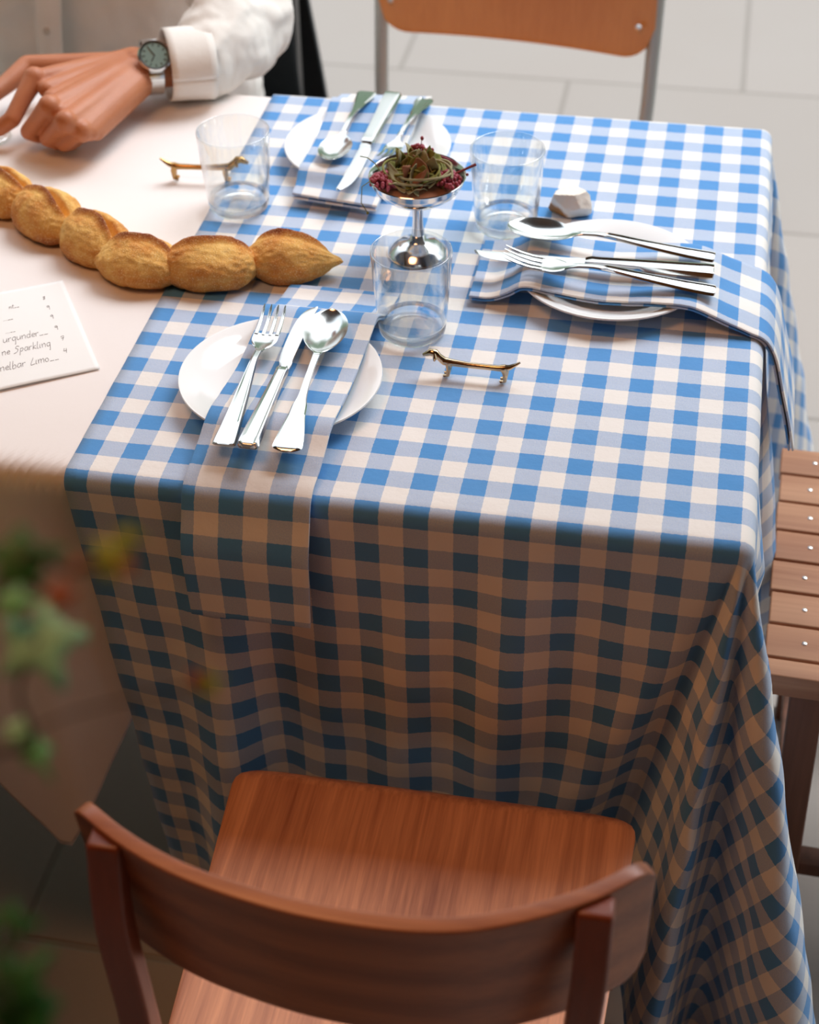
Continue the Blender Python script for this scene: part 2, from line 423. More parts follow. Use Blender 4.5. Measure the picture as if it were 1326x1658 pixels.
def remesh(o, vox, smooth=6, f=0.5):
    md = o.modifiers.new('rm', 'REMESH'); md.mode = 'VOXEL'; md.voxel_size = vox; md.use_smooth_shade = True
    if smooth:
        ms = o.modifiers.new('sm', 'SMOOTH'); ms.iterations = smooth; ms.factor = f
    return o
def displace(o, size, strength, typ='CLOUDS', depth=2):
    tx = bpy.data.textures.new('folds', typ); tx.noise_scale = size
    if typ == 'CLOUDS': tx.noise_depth = depth
    md = o.modifiers.new('disp', 'DISPLACE'); md.texture = tx; md.strength = strength; md.mid_level = 0.5; md.texture_coords = 'LOCAL'
    return o
def catmull(pts, n):
    pts = np.array(pts, float); k = len(pts); ext = np.vstack([2*pts[0]-pts[1], pts, 2*pts[-1]-pts[-2]])
    out = []
    for i in range(k-1):
        p0, p1, p2, p3 = ext[i:i+4]
        for j in range(n):
            u = j/n; out.append(0.5*((2*p1)+(-p0+p2)*u+(2*p0-5*p1+4*p2-p3)*u*u+(-p0+3*p1-3*p2+p3)*u**3))
    out.append(pts[-1]); return np.array(out)
def resample(c, n):
    d = np.r_[0, np.cumsum(np.linalg.norm(np.diff(c, axis=0), axis=1))]; q = np.linspace(0, d[-1], n)
    return np.stack([np.interp(q, d, c[:, i]) for i in range(c.shape[1])], 1), d[-1]
def at(x, y, z):
    """point at height z seen at photo pixel x, y (measuring aid)"""
    d = RC.T @ np.array([(x-663)/F_PX, (y-829)/F_PX, 1.0]); return CAM + d*(z-CAM[2])/d[2]

# ---------------------------------------------------------------- floor and table
TOP = 0.75
me = bpy.data.meshes.new('floor'); me.from_pydata([(-4, -3, 0), (4, -3, 0), (4, 6, 0), (-4, 6, 0), (-4, -3, -.05), (4, -3, -.05), (4, 6, -.05), (-4, 6, -.05)], [],
    [(0, 1, 2, 3), (7, 6, 5, 4), (0, 4, 5, 1), (1, 5, 6, 2), (2, 6, 7, 3), (3, 7, 4, 0)])
fl = link('floor', me, M['floor']); fl['kind'] = 'structure'

# unseen canopy and wall, added to shade the near side and bounce warm light
M['canopy_dark'] = simple('shade_canopy_dark', rgb('3A2A20'), 0.8)
M['wall'] = simple('orange_bounce_wall', rgb('A8622F'), 0.9)
o = MB().box((0, -0.80, 2.62), (8, 3.5, .06)).build('shade_canopy', M['canopy_dark']); o['kind'] = 'structure'
o = MB().box((0, -2.55, 1.3), (8, .1, 2.6)).build('bounce_wall', M['wall']); o['kind'] = 'structure'

XR, YF, YB, RAD = 0.036, -0.058, 0.748, 0.014
tb = thing('dining_table', 'long wooden dining table hidden under the white and the gingham cloth', 'table', (-1.0, 0.345, 0))
MB().box((0, 0, 0.7325), (2.05, 0.785, 0.025), bev=0.004).build('tabletop', M['table_wood'], tb)
for sx in (-0.95, 0.93):
    for sy in (-0.33, 0.33):
        MB().beam((sx, sy, 0.0), (sx, sy, 0.72), 0.05, 0.05).build('leg', M['table_wood'], tb)
MB().box((0, -0.34, 0.675), (1.85, 0.02, 0.09)).box((0, 0.34, 0.675), (1.85, 0.02, 0.09)).build('apron', M['table_wood'], tb)

# ---- white cloth underneath
def white_cloth():
    xs = np.linspace(-2.06, -0.44, 160); nt_ = 200
    hem = lambda x: np.interp(x, [-2.1, -1.6, -1.2, -0.95, -0.80, -0.74, -0.69, -0.63, -0.58, -0.40], [.33, .45, .34, .5, .36, .42, .56, .43, .34, .34])
    Pt = np.zeros((len(xs), nt_, 3))
    for i, x in enumerate(xs):
        hf = hem(x); hb = 0.34; W = YB-YF-2*RAD
        q = np.linspace(-hf, W+hb, nt_)
        for j, s in enumerate(q):
            if s < 0: d = -s; y, z = edge(d); y = YF+RAD-y+0.004; 
            elif s > W: d = s-W; y, z = edge(d); y = YB-RAD+y-0.004
            else: d = 0; y = YF+RAD+s; z = 0
            if d > 0.02:
                k = (d-0.02); sg = -1 if s < 0 else 1
                y += sg*(0.045*k*(math.sin(x*17+1.0)+0.6*math.sin(x*41+d*3))+0.01*k)*(0.35 if x > -0.66 else 1.0)
                x2 = x+0.04*k*math.sin(x*17)
                if x > -0.66: y -= sg*min(1, (x+.66)/.05)*(0.012*min(1, k*12)+0.05*k)
            else: x2 = x
            Pt[i, j] = (x2, y, TOP+z)
    o = link('white_tablecloth', grid_mesh('white_tablecloth', Pt), M['white_cloth']); solidify(o, 0.0008, 0)
    tag(o, 'plain white tablecloth on the long table, left of the gingham cloth', 'tablecloth'); return o
def edge(d, rad=RAD):
    if d < rad*PI/2: a = d/rad; return rad*math.sin(a), -rad*(1-math.cos(a))
    return rad, -rad-(d-rad*PI/2)
white_cloth()

# ---- gingham cloth with real folds at the corners
UN = [(-.50, 0), (-.33, .0), (-.20, .085), (-.115, -.03), (-.075, -.20), (-.035, -.215), (.0, -.10), (.035, -.03), (.085, -.12), (.15, -.245), (.215, -.25), (.225, -.13),
      (.12, .0), (-.01, .09), (-.0, .18), (.085, .28), (.06, .36), (.0, .45), (0, .55)]
cN = catmull(UN, 14); W0, W1 = -0.50, PI/2+0.55
cN, LN = resample(cN, 300)
UFc = [(-.40, 0), (-.22, .0), (-.05, -.06), (.08, -.10), (.19, -.13), (.24, -.02), (.16, .10), (.02, .16), (.0, .28), (0.02, .40)]
# far right corner, mirrored in y
cF, LF = resample(catmull(UFc, 14), 300); V0, V1 = -0.40, PI/2+0.40
def curve(c, a0, a1, w):
    u = (w-a0)/(a1-a0)*(len(c)-1); u = min(max(u, 0), len(c)-1.001); i = int(u); f = u-i
    return c[i]*(1-f)+c[i+1]*f
def straight(c, w, a0, a1):   # unfolded position for the same w, to blend the ends
    return None
ZT = TOP+0.0022
def drape(s, t):
    """s: cloth metres along x, t along y; table top spans s<SR, TF<t<TB"""
    SR = XR-RAD; TF = YF+RAD; TB = YB-RAD
    a = max(0.0, s-SR); bf = max(0.0, TF-t); bb = max(0.0, t-TB)
    bx, by = min(s, SR), min(max(t, TF), TB)
    if a == 0 and bf == 0 and bb == 0:
        return bx, by, ZT+0.0006*noise.noise(Vector((s*30, t*30, 0)))+0.0004*noise.noise(Vector((s*80, t*80, 3)))
    if bb > 0 and a == 0 and bb > 0: pass
    b = bf if bf > 0 else bb; sy = -1 if (bf > 0 or (a > 0 and t < 0.345)) else 1
    r = math.hypot(a, b); out, z = edge(r); h = max(0.0, r-RAD*PI/2)
    phi = math.atan2(a, b) if r > 0 else 0
    if a > 0 and b > 0: ox, oy, w = math.sin(phi), sy*math.cos(phi), phi
    elif b > 0: ox, oy, w = 0, sy, (-(SR-s)/h if h > 1e-5 else -9)
    else: ox, oy, w = 1, 0, (PI/2+((t-TF) if sy < 0 else (TB-t))/h if h > 1e-5 else 9)
    x = bx+ox*out; y = by+oy*out; z += ZT
    c, w0, w1 = (cN, W0, W1) if sy < 0 else (cF, V0, V1)
    if h > 0 and w0 < w < w1:
        g = curve(c, w0, w1, w)
        gx, gy = g[0], (g[1] if sy < 0 else -g[1])
        # plain position expressed from the corner
        cx, cy = SR, (TF if sy < 0 else TB)
        px, py = cx+gx*h, cy+gy*h
        if b > 0 and a == 0: px2, py2 = px, py+oy*out
        elif a > 0 and b == 0: px2, py2 = px+out, py
        else: px2, py2 = px+ox*out, py+oy*out
        off = math.hypot(gx if a > 0 and b > 0 else 0, gy if b > 0 and a == 0 else 0)
        sl = math.hypot(gx, gy) if (a > 0 and b > 0) else (abs(gy) if a == 0 else abs(gx))
        z = ZT-RAD-h*math.sqrt(max(0.2, 1-min(0.9, sl)**2)); x, y = px2, py2
    # soft waves further along the front and right side
    if b > 0 and a == 0 and h > 0:
        k = min(1, max(0, (-w-0.3)/0.8)) if w > -9 else 1
        ww = h*(0.035*math.sin(s*23+0.4)+0.03*math.sin(s*41+1.9+h*2)+0.02*math.sin(s*67+h*5))
        y += sy*ww*k*0.9 + (0.018*h if sy < 0 else 0)
        z += -0.012*h*math.sin(s*19+2.2)*k
        le = min(1, max(0, (-0.40-s)/0.2)); x += 0.055*h*le
    if a > 0 and b == 0 and h > 0:
        d = min(t-TF, TB-t); k = min(1, max(0, (d/h-0.4)/0.5))
        x += h*(0.10+0.06*math.sin(t*21+0.5)+0.035*math.sin(t*47))*k
    n = 0.004*min(1, h*6)
    x += n*noise.noise(Vector((s*14, t*14, 5)))*(1 if a > 0 else 0.2); y += n*noise.noise(Vector((s*14, t*14, 9)))*(1 if b > 0 else 0.2)
    return x, y, max(z, 0.006)
def gingham_cloth():
    s0 = -13*P; S = np.r_[np.arange(s0, XR-0.03, 0.012), np.arange(XR-0.03, XR+0.03, 0.004), np.arange(XR+0.03, XR+0.575, 0.007)]
    T = np.r_[np.arange(YF-0.60, YF-0.03, 0.007), np.arange(YF-0.03, YF+0.03, 0.004), np.arange(YF+0.03, YB-0.03, 0.012), np.arange(YB-0.03, YB+0.03, 0.004), np.arange(YB+0.03, YB+0.34, 0.009)]
    Pt = np.array([[drape(s, t) for t in T] for s in S])
    UV = np.stack(np.meshgrid(S+40*P, T+40*P+P/2, indexing='ij'), -1)
    o = link('gingham_tablecloth', grid_mesh('gingham_tablecloth', Pt, UV), M['gingham']); solidify(o, 0.0009, 0)
    tag(o, 'blue and cream gingham tablecloth hanging over the right end of the table', 'tablecloth'); return o
gingham_cloth()
CT = ZT+0.0012      # top of the gingham cloth
WT = TOP+0.001     # top of the white cloth

# ---------------------------------------------------------------- plates
PLATES = {'near': (-0.429, 0.105), 'right': (-0.129, 0.352), 'far': (-0.442, 0.587)}
def plate(c, label, R=0.100):
    t = thing('side_plate', label, 'plate', (c[0], c[1], CT+0.0003), 0, 'white plates under the napkins')
    k = R/0.098
    prof = [(0.0005, 0.0035), (0.052, 0.0035), (0.0555, 0.002), (0.0565, 0.0), (0.0595, 0.0), (0.061, 0.003), (0.075, 0.0085), (0.0965, 0.0175), (0.0980, 0.0190), (0.0975, 0.0205), (0.0955, 0.0205),
            (0.078, 0.0125), (0.068, 0.0085), (0.062, 0.0068), (0.055, 0.006), (0.0005, 0.006)]
    MB().lathe([(r*k, z) for r, z in prof], 96).build('dish', M['ceramic'], t, sharp=60)
    return t
plate(PLATES['near'], 'white plate nearest the front edge, under the hanging napkin')
plate(PLATES['right'], 'white plate at the right end of the table, left of the cloth corner', 0.101)
plate(PLATES['far'], 'white plate on the far side, behind the silver flower dish')

# ---------------------------------------------------------------- napkins
def napkin(rows, label, gap=0.0042, uv0=(0, 0), rot=False, wav=0.0, thick=0.0022, lowsplay=0.0, lowpath=None):
    """rows: list of (left point, right point) along the strip"""
    Lp = catmull([r[0] for r in rows], 10); Rp = catmull([r[1] for r in rows], 10)
    C_ = (Lp+Rp)/2; d = np.r_[0, np.cumsum(np.linalg.norm(np.diff(C_, axis=0), axis=1))]
    n = 25; Pt = np.zeros((len(Lp), n, 3)); UV = np.zeros((len(Lp), n, 2))
    w = np.linalg.norm(Rp-Lp, axis=1).mean()
    for i in range(len(Lp)):
        for j in range(n):
            u = j/(n-1); p = Lp[i]*(1-u)+Rp[i]*u
            p = p+np.array((0, 0, wav*math.sin(u*PI*2.5+d[i]*30)+0.0006*noise.noise(Vector((p[0]*50, p[1]*50, 1)))))
            Pt[i, j] = p; UV[i, j] = (u*w+uv0[0], -d[i]+uv0[1])
    if rot: UV = UV[..., ::-1]
    # lower fold of the same napkin
    nrm = np.cross(np.gradient(Pt, axis=0), np.gradient(Pt, axis=1)); nrm /= np.linalg.norm(nrm, axis=-1, keepdims=True)+1e-12
    mid = nrm[len(Lp)//3, n//2]
    if mid[2] < 0: nrm = -nrm
    cen = Pt.mean(axis=1, keepdims=True)
    Lo = cen+(Pt-cen)*0.985-nrm*gap
    o = link('folded_napkin', grid_mesh('folded_napkin', Pt, UV, [(Lo, UV+P/3)]), M['gingham']); solidify(o, thick, 0)
    md = o.modifiers.new('bev', 'BEVEL'); md.width = 0.0006; md.segments = 2; md.limit_method = 'ANGLE'
    tag(o, label, 'napkin', 'gingham napkins'); return o
B0 = CT+0.0065   # lowest centre height of the upper fold
RIM = CT+0.0275
def nrow(xl, xr, y, z, dyr=0): return ((xl, y, z), (xr, y+dyr, z))
rowsN = [nrow(-.475, -.357, .285, B0), nrow(-.478, -.360, .262, B0), nrow(-.480, -.362, .235, B0+.006), nrow(-.482, -.364, .208, RIM), nrow(-.483, -.366, .17, RIM-.004), nrow(-.485, -.368, .11, RIM-.0075),
         nrow(-.487, -.369, .06, RIM-.003), nrow(-.489, -.370, .022, RIM), nrow(-.491, -.371, -.005, RIM-.010), nrow(-.492, -.372, -.028, B0+.004), nrow(-.493, -.373, -.048, B0-.001),
         nrow(-.493, -.373, -.062, B0-.010), nrow(-.493, -.373, -.0705, B0-.03), nrow(-.4935, -.373, -.0725, .70), nrow(-.493, -.374, -.073, .66), nrow(-.4915, -.3755, -.0725, .617)]
rowsN = [((a_[0], a_[1]-(.009 if a_[2] < .72 else 0), a_[2]), (b_[0], b_[1]-(.009 if b_[2] < .72 else 0), b_[2])) for a_, b_ in rowsN]
rowsN = [((a_[0]+.011,)+a_[1:], (b_[0]+.012,)+b_[1:]) for a_, b_ in rowsN]
napkin(rowsN, 'gingham napkin over the near plate, its end hanging off the front edge', uv0=(0.010, 0.006))
def xrow(x, yn, yf, z, zf=None): return ((x, yf, zf if zf is not None else z), (x, yn, z))
rowsR = [xrow(-.272, .288, .405, B0+.002), xrow(-.25, .288, .404, B0+.003), xrow(-.232, .288, .403, RIM-.010), xrow(-.214, .288, .402, RIM), xrow(-.18, .287, .402, RIM-.003), xrow(-.13, .284, .402, RIM-.006),
         xrow(-.08, .282, .403, RIM-.003), xrow(-.048, .279, .402, RIM-.001), xrow(-.03, .277, .401, RIM-.004), xrow(-.005, .275, .400, B0+.008), xrow(.018, .272, .399, B0+.001), xrow(.034, .27, .398, B0-.004),
         xrow(.044, .268, .397, B0-.014), xrow(.052, .264, .395, B0-.03), xrow(.061, .258, .39, .70), xrow(.072, .250, .385, .665), xrow(.080, .245, .38, .635)]
napkin(rowsR, 'gingham napkin across the right plate, end hanging over the right edge', uv0=(0.0, 0.01), rot=True, wav=0.0008)
def brow(xl, xr, yl, yr, z): return ((xl, yl, z), (xr, yr, z))
rowsB = [brow(-.507, -.392, .735, .745, B0), brow(-.507, -.392, .70, .71, B0+.010), brow(-.507, -.392, .678, .688, RIM), brow(-.506, -.393, .63, .64, RIM-.004), brow(-.505, -.395, .58, .58, RIM-.006),
         brow(-.505, -.398, .52, .52, RIM-.002), brow(-.505, -.40, .50, .492, RIM), brow(-.505, -.402, .482, .470, RIM-.010), brow(-.505, -.403, .462, .448, B0+.008)]
napkin(rowsB, 'gingham napkin on the far plate, behind the flower dish', gap=0.006, uv0=(0.01, 0.0), thick=0.003)

# ---------------------------------------------------------------- cutlery
def loft(st, nu=13, ribs=0.0):
    """st rows: (y, halfwidth, z, cup, thickness); builds a closed strip"""
    st = np.array(st, float); s = catmull(st, 6); s[:, 1] = np.maximum(s[:, 1], 2e-4)
    mb = MB(); k = len(s); us = np.linspace(-1, 1, nu)
    top = []; bot = []
    for y, hw, z, cup, th in s:
        for u in us:
            zz = z-cup*(1-u*u)
            rib = ribs*(1 if abs(abs(u)-0.72) < 0.13 else 0) if hw > 0.0035 else 0
            e = math.sqrt(max(0, 1-u**6))*0.5+0.5*(abs(u) < 0.99)
            top.append((u*hw, y, zz+th/2*e+rib)); bot.append((u*hw, y, zz-th/2*e))
    n = len(top); vs_ = top+bot; fs = []
    for i in range(k-1):
        for j in range(nu-1):
            a = i*nu+j; fs.append((a, a+1, a+nu+1, a+nu)); fs.append((n+a, n+a+nu, n+a+nu+1, n+a+1))
        a = i*nu; fs.append((a, a+nu, n+a+nu, n+a)); b = i*nu+nu-1; fs.append((b, n+b, n+b+nu, b+nu))
    fs.append(tuple(range(nu))+tuple(n+j for j in reversed(range(nu))))
    fs.append(tuple((k-1)*nu+j for j in reversed(range(nu)))+tuple(n+(k-1)*nu+j for j in range(nu)))
    return mb.add(vs_, fs)
def place(t, A, B, Lg):
    A, B = Vector(A), Vector(B); d = B-A; y = d.normalized(); x = y.cross(Vector((0, 0, 1))).normalized(); z = x.cross(y)
    k = d.length/Lg; Mx = Matrix((x, y, z)).transposed().to_4x4(); t.matrix_world = Matrix.Translation(A) @ Mx @ Matrix.Scale(k, 4)
HAND = {
 'lined': [(0, .0098, .001, 0, .002), (.004, .0112, .001, 0, .0026), (.03, .0095, .002, 0, .0028), (.07, .0070, .005, 0, .0028), (.10, .0048, .008, 0, .003), (.118, .0036, .009, 0, .0032), (.135, .0036, .0075, 0, .003)],
 'fiddle': [(0, .006, .000, 0, .002), (.003, .0125, .001, 0, .0024), (.012, .0130, .0015, 0, .0026), (.03, .0105, .003, 0, .0028), (.045, .0080, .0045, 0, .0028), (.058, .0068, .0058, 0, .0028), (.072, .0042, .007, 0, .003), (.10, .0034, .009, 0, .003), (.135, .0036, .0075, 0, .003)],
 'slim': [(0, .0070, .001, 0, .002), (.004, .0092, .001, 0, .0026), (.03, .0082, .002, 0, .0028), (.07, .0058, .005, 0, .0028), (.10, .0040, .008, 0, .003), (.118, .0030, .009, 0, .003), (.135, .0032, .0075, 0, .003)]}
def spoon(style, label, group, A, B):
    t = thing('spoon', label, 'spoon', group=group)
    loft(HAND[style], ribs=0.0012 if style != 'fiddle' else 0.0).build('handle', M['steel'], t)
    st = [(.133, .0036, .0078, 0, .0028), (.140, .0052, .0065, .0005, .002), (.148, .0115, .006, .003, .0016), (.158, .0175, .0065, .006, .0014), (.170, .0205, .007, .0082, .0014), (.182, .0205, .007, .0085, .0014),
          (.192, .0185, .007, .0072, .0014), (.202, .0135, .0068, .0042, .0014), (.208, .0075, .0066, .0016, .0014), (.2105, .002, .0066, 0, .0014)]
    loft(st, 17).build('bowl', M['steel'], t, sharp=70)
    place(t, A, B, .2105); return t
def fork(style, label, group, A, B):
    t = thing('fork', label, 'fork', group=group)
    loft(HAND[style], ribs=0.0012).build('handle', M['steel'], t)
    st = [(.133, .0034, .0078, 0, .003), (.142, .0045, .006, .0003, .0022), (.150, .0095, .005, .001, .0018), (.158, .0125, .0045, .0015, .0016), (.166, .0128, .0048, .0015, .0015), (.170, .0128, .005, .0013, .0015)]
    loft(st, 13).build('neck', M['steel'], t)
    for i in range(4):
        x = (i-1.5)*0.0070; d = 0.0015*(1-(x/.0128)**2)
        pts = [(.168, .005-d), (.180, .0055-d*.7), (.192, .0075-d*.3), (.202, .0105), (.208, .013)]
        w = [.0023, .0020, .0018, .0014, .0006]
        mb = MB(); mb.tube([(x, y, z) for y, z in pts], w, 8, True, 0.6); mb.build('tine', M['steel'], t)
    place(t, A, B, .208); return t
def knife(style, label, group, A, B, edge_up=False, L_=.222):
    t = thing('table_knife', label, 'knife', group=group)
    hs = [(0, .0075, .003, 0, .004), (.004, .0098, .003, 0, .0062), (.04, .0085, .003, 0, .0062), (.08, .0068, .003, 0, .006), (.105, .0058, .003, 0, .006), (.112, .0062, .003, 0, .006), (.118, .0045, .003, 0, .004)]
    if style == 'plain': hs = [(0, .0088, .003, 0, .005), (.006, .0105, .003, 0, .007), (.05, .0090, .003, 0, .0068), (.10, .0078, .003, 0, .0066), (.114, .0078, .003, 0, .0066), (.118, .0065, .003, 0, .005)]
    loft(hs, ribs=0.0014 if style != 'plain' else 0).build('handle', M['steel'], t)
    # blade: one straight back, one curved cutting side
    out = [(.116, -.0045, .0050), (.125, -.0060, .0058), (.133, -.0082, .0048), (.16, -.0094, .0048), (.185, -.0094, .0050), (.203, -.0076, .0052), (.214, -.0040, .0056), (.220, .0010, .0060), (.222, .0045, .0056)]
    c = catmull(out, 6); mb = MB(); vs_ = []; fs = []
    for y, a, b in c:
        th = 0.0018
        for x, q in ((a, 0.0002), (a*.5+b*.5, th*.6), (b, th*.5)): vs_.append((x, y, .003+q))
        for x, q in ((b, th*.5), (a*.5+b*.5, th*.6), (a, 0.0002)): vs_.append((x, y, .003-q))
    for i in range(len(c)-1):
        for j in range(6): a = i*6+j; b = i*6+(j+1) % 6; fs.append((a, b, b+6, a+6))
    fs.append(tuple(range(6))); fs.append(tuple((len(c)-1)*6+j for j in reversed(range(6))))
    mb.add(vs_, fs).build('blade', M['steel'], t, sharp=25)
    place(t, A, B, L_); return t
ZN = RIM+0.003
fork('lined', 'fork with flared lined handle on the near napkin, left of the knife', 'cutlery on the near plate', at(362, 722, ZN-.001), at(447, 511, ZN+.004))
knife('lined', 'knife lying between fork and spoon on the near napkin', 'cutlery on the near plate', at(401, 727, ZN), at(506, 501, ZN))
spoon('fiddle', 'spoon with fiddle-shaped handle on the near napkin, right of the knife', 'cutlery on the near plate', at(463, 731, ZN-.001), at(539, 510, ZN+.004))
spoon('slim', 'spoon on the right plate, farthest back of its three pieces', 'cutlery on the right plate', at(1157, 419, ZN+.003), at(822, 372, ZN+.006))
knife('lined', 'knife on the right plate, between the spoon and the fork', 'cutlery on the right plate', at(1155, 446, ZN+.001), at(767, 415, ZN+.002))
fork('slim', 'fork on the right plate, in front of the knife', 'cutlery on the right plate', at(1158, 473, ZN), at(815, 424, ZN+.010))
spoon('fiddle', 'spoon on the far plate, left of its knife', 'cutlery on the far plate', at(596, 149, ZN), at(532, 266, ZN+.002))
knife('plain', 'broad bright knife on the far plate, pointing at the flower dish', 'cutlery on the far plate', at(637, 156, ZN+.004), at(553, 312, ZN))
fork('fiddle', 'fork on the far plate with its head behind the flower dish', 'cutlery on the far plate', at(689, 161, ZN), at(622, 268, ZN+.002))

# ---------------------------------------------------------------- drinking glasses
def tumbler(c, label, k=1.0):
    t = thing('drinking_glass', label, 'glass', c, 0, 'clear tumblers'); t.scale = (k, k, k*1.05)
    MB().lathe([(0.0352, 0.0135), (0.0362, 0.016), (0.0390, 0.055), (0.0412, 0.0895), (0.0410, 0.0918), (0.0402, 0.0924), (0.0394, 0.0915),
            (0.0392, 0.089), (0.0371, 0.055), (0.0346, 0.017), (0.0335, 0.0135)], 96).build('wall', M['thin_glass'], t, sharp=None)
    MB().lathe([(0.0004, 0.0012), (0.022, 0.0010), (0.027, 0.0), (0.0315, 0.0006), (0.0342, 0.004), (0.0352, 0.0134), (0.0335, 0.0134), (0.0315, 0.0100), (0.026, 0.0080), (0.012, 0.0072), (0.0004, 0.0076)], 96).build('base', M['glass'], t, sharp=None)
    return t
tumbler((-.321, .228, CT+.0003), 'empty clear tumbler in front of the silver flower dish')
tumbler((-.565, .448, CT+.0003), 'empty clear tumbler on the gingham edge, left of the far plate', 1.0)
tumbler((-.256, .454, CT+.0003), 'empty clear tumbler between flower dish and pale stone', 1.0)

# ---------------------------------------------------------------- silver dish with dried flowers
GC = (-.343, .381)
t = thing('flower_dish', 'silver footed dish filled with dried flowers in the middle of the table', 'dish', (GC[0], GC[1], CT+.0003))
MB().lathe([(0.0004, 0.006), (0.012, 0.006), (0.024, 0.0035), (0.031, 0.0012), (0.0325, 0.0), (0.034, 0.0008), (0.0335, 0.0022), (0.031, 0.0045), (0.027, 0.009), (0.021, 0.0125), (0.013, 0.0155), (0.009, 0.019), (0.0075, 0.024), (0.0004, 0.026)], 64).build('foot', M['silver'], t, sharp=60)
MB().lathe([(0.0004, 0.022), (0.0075, 0.023), (0.0062, 0.034), (0.0056, 0.045), (0.0060, 0.055), (0.0072, 0.064), (0.0085, 0.066), (0.0004, 0.067)], 32).build('stem', M['silver'], t)
bowl = [(0.0004, 0.0635), (0.010, 0.0638), (0.022, 0.0665), (0.035, 0.0725), (0.045, 0.081), (0.0497, 0.089), (0.0515, 0.0945), (0.0522, 0.0955), (0.0515, 0.0962), (0.0505, 0.0955), (0.0485, 0.0895),
        (0.0438, 0.082), (0.034, 0.0742), (0.022, 0.0685), (0.010, 0.066), (0.0004, 0.0658)]
MB().lathe(bowl, 96).build('bowl', M['silver'], t, sharp=70)
ZB = CT+0.090
fa = thing('dried_flowers', 'dried olive leaves and dusty red berries heaped in the silver dish', 'dried flowers', (GC[0], GC[1], CT+0.0735))
def q(x, y, z): return (x-GC[0], y-GC[1], z-CT-0.07)
# hidden packing of stalks that carries the heap
MB().ball((0, 0, 0.008), (0.040, 0.040, 0.012), 24, 12).build('packing', M['dry_brown'], fa)
def leaf_mesh(lg, w, curl, twist, thick=0.0007, fold=0.3):
    n = 14; k = 7; Pt = np.zeros((n, k, 3))
    for i in range(n):
        u = i/(n-1); an = curl*(u-0.1); hw = w*math.sin(PI*min(1, u*0.97+0.02))**0.75
        cx = lg*(math.sin(an)/curl if abs(curl) > 1e-3 else u); cz = lg*((1-math.cos(an))/curl if abs(curl) > 1e-3 else 0)
        for j in range(k):
            v = j/(k-1)*2-1; a2 = twist*u
            Pt[i, j] = (cx, v*hw*math.cos(a2), cz+abs(v)*hw*fold+v*hw*math.sin(a2)+0.0007*math.sin(v*14+u*20))
    return Pt
def put_leaf(Pt, loc, rot, mat, parent, name='leaf', th=0.0006):
    R = Matrix.Rotation(rot[2], 3, 'Z') @ Matrix.Rotation(rot[1], 3, 'Y') @ Matrix.Rotation(rot[0], 3, 'X')
    A = Pt.reshape(-1, 3) @ np.array(R).T + np.array(loc)
    o = link(name, grid_mesh(name, A.reshape(Pt.shape)), mat, parent); solidify(o, th, 0); return o
r2 = random.Random(12)
for i in range(64):
    a = r2.uniform(0, 2*PI); rr = 0.038*math.sqrt(r2.random()); mat = r2.choice([M['dry_olive'], M['dry_olive'], M['dry_grey'], M['dry_brown']])
    lg = r2.uniform(0.026, 0.044)
    Pt = leaf_mesh(lg, r2.uniform(0.005, 0.010), r2.choice([-1, 1])*r2.uniform(1.2, 2.6), r2.uniform(-0.8, 0.8))
    x, y = rr*math.cos(a), rr*math.sin(a)-0.004; b = math.atan2(y, x)+PI+r2.uniform(-1, 1)
    put_leaf(Pt, (x*0.9, y*0.9, 0.016+r2.uniform(0, 0.012)), (r2.uniform(-.7, .7), r2.uniform(-0.5, 0.1), b), mat, fa, 'dried_leaf')
# long curled stalks
for i in range(26):
    a0 = r2.uniform(0, 2*PI); R0 = r2.uniform(0.012, 0.030); cx, cy = r2.uniform(-.014, .016), r2.uniform(-.014, .012); z0 = r2.uniform(.020, .031)
    pts = [(cx+R0*math.cos(a0+u*3.0), cy+R0*0.9*math.sin(a0+u*3.0), z0+0.007*math.sin(u*PI)) for u in np.linspace(0, 1, 14)]
    MB().tube(pts, 0.0013, 6).build('stalk', M['dry_olive'] if i % 3 else M['dry_grey'], fa)
def berries(cx, cy, cz, rx, ry, rz, n, name='berry_cluster', r=0.0021):
    mb = MB()
    for i in range(n):
        a = r2.uniform(0, 2*PI); s = math.sqrt(r2.random()); zz = math.sqrt(max(0, 1-s*s))
        c = (cx+rx*s*math.cos(a), cy+ry*s*math.sin(a), cz+rz*zz); k = r*r2.uniform(0.75, 1.2)
        mb.ball(c, (k, k, k*1.25), 8, 6); mb.tube([c, (cx+(c[0]-cx)*.5, cy+(c[1]-cy)*.5, cz-0.003)], 0.0004, 4)
    mb.build(name, M['berry'], fa)
berries(-.031, -.016, .018, .017, .017, .010, 120); berries(.033, -.004, .018, .015, .017, .010, 100); berries(-.004, .036, .028, .010, .006, .010, 22)
mb = MB(); 
for a, b in (((-.004, .030, .026), (-.001, .036, .047)), ((-.004, .030, .026), (-.012, .036, .036)), ((0, .03, .026), (.010, .036, .034))):
    mb.tube([a, b], 0.0004, 5); mb.ball(b, (0.0020, 0.0020, 0.0026), 8, 6)
mb.build('berry_sprig', M['berry'], fa)
MB().tube([(.030, 0, .022), (.045, .003, .0285), (.062, .008, .036)], [.0011, .0012, .0016], 7).ball((.054, -.001, .028), .0017, 8, 6).build('twig', M['berry_stem'], fa)
MB().tube([(-.040, .002, .022), (-.047, .006, .029), (-.056, .010, .033), (-.064, .010, .034)], .0006, 5).build('tendril', M['dry_olive'], fa)
MB().tube([(-.0455, -.022, .024), (-.054, -.030, .020), (-.054, -.036, .004), (-.046, -.042, -.004)], .0005, 5).ball((-.046, -.042, -.004), .0016, 8, 6).build('tendril', M['dry_olive'], fa)

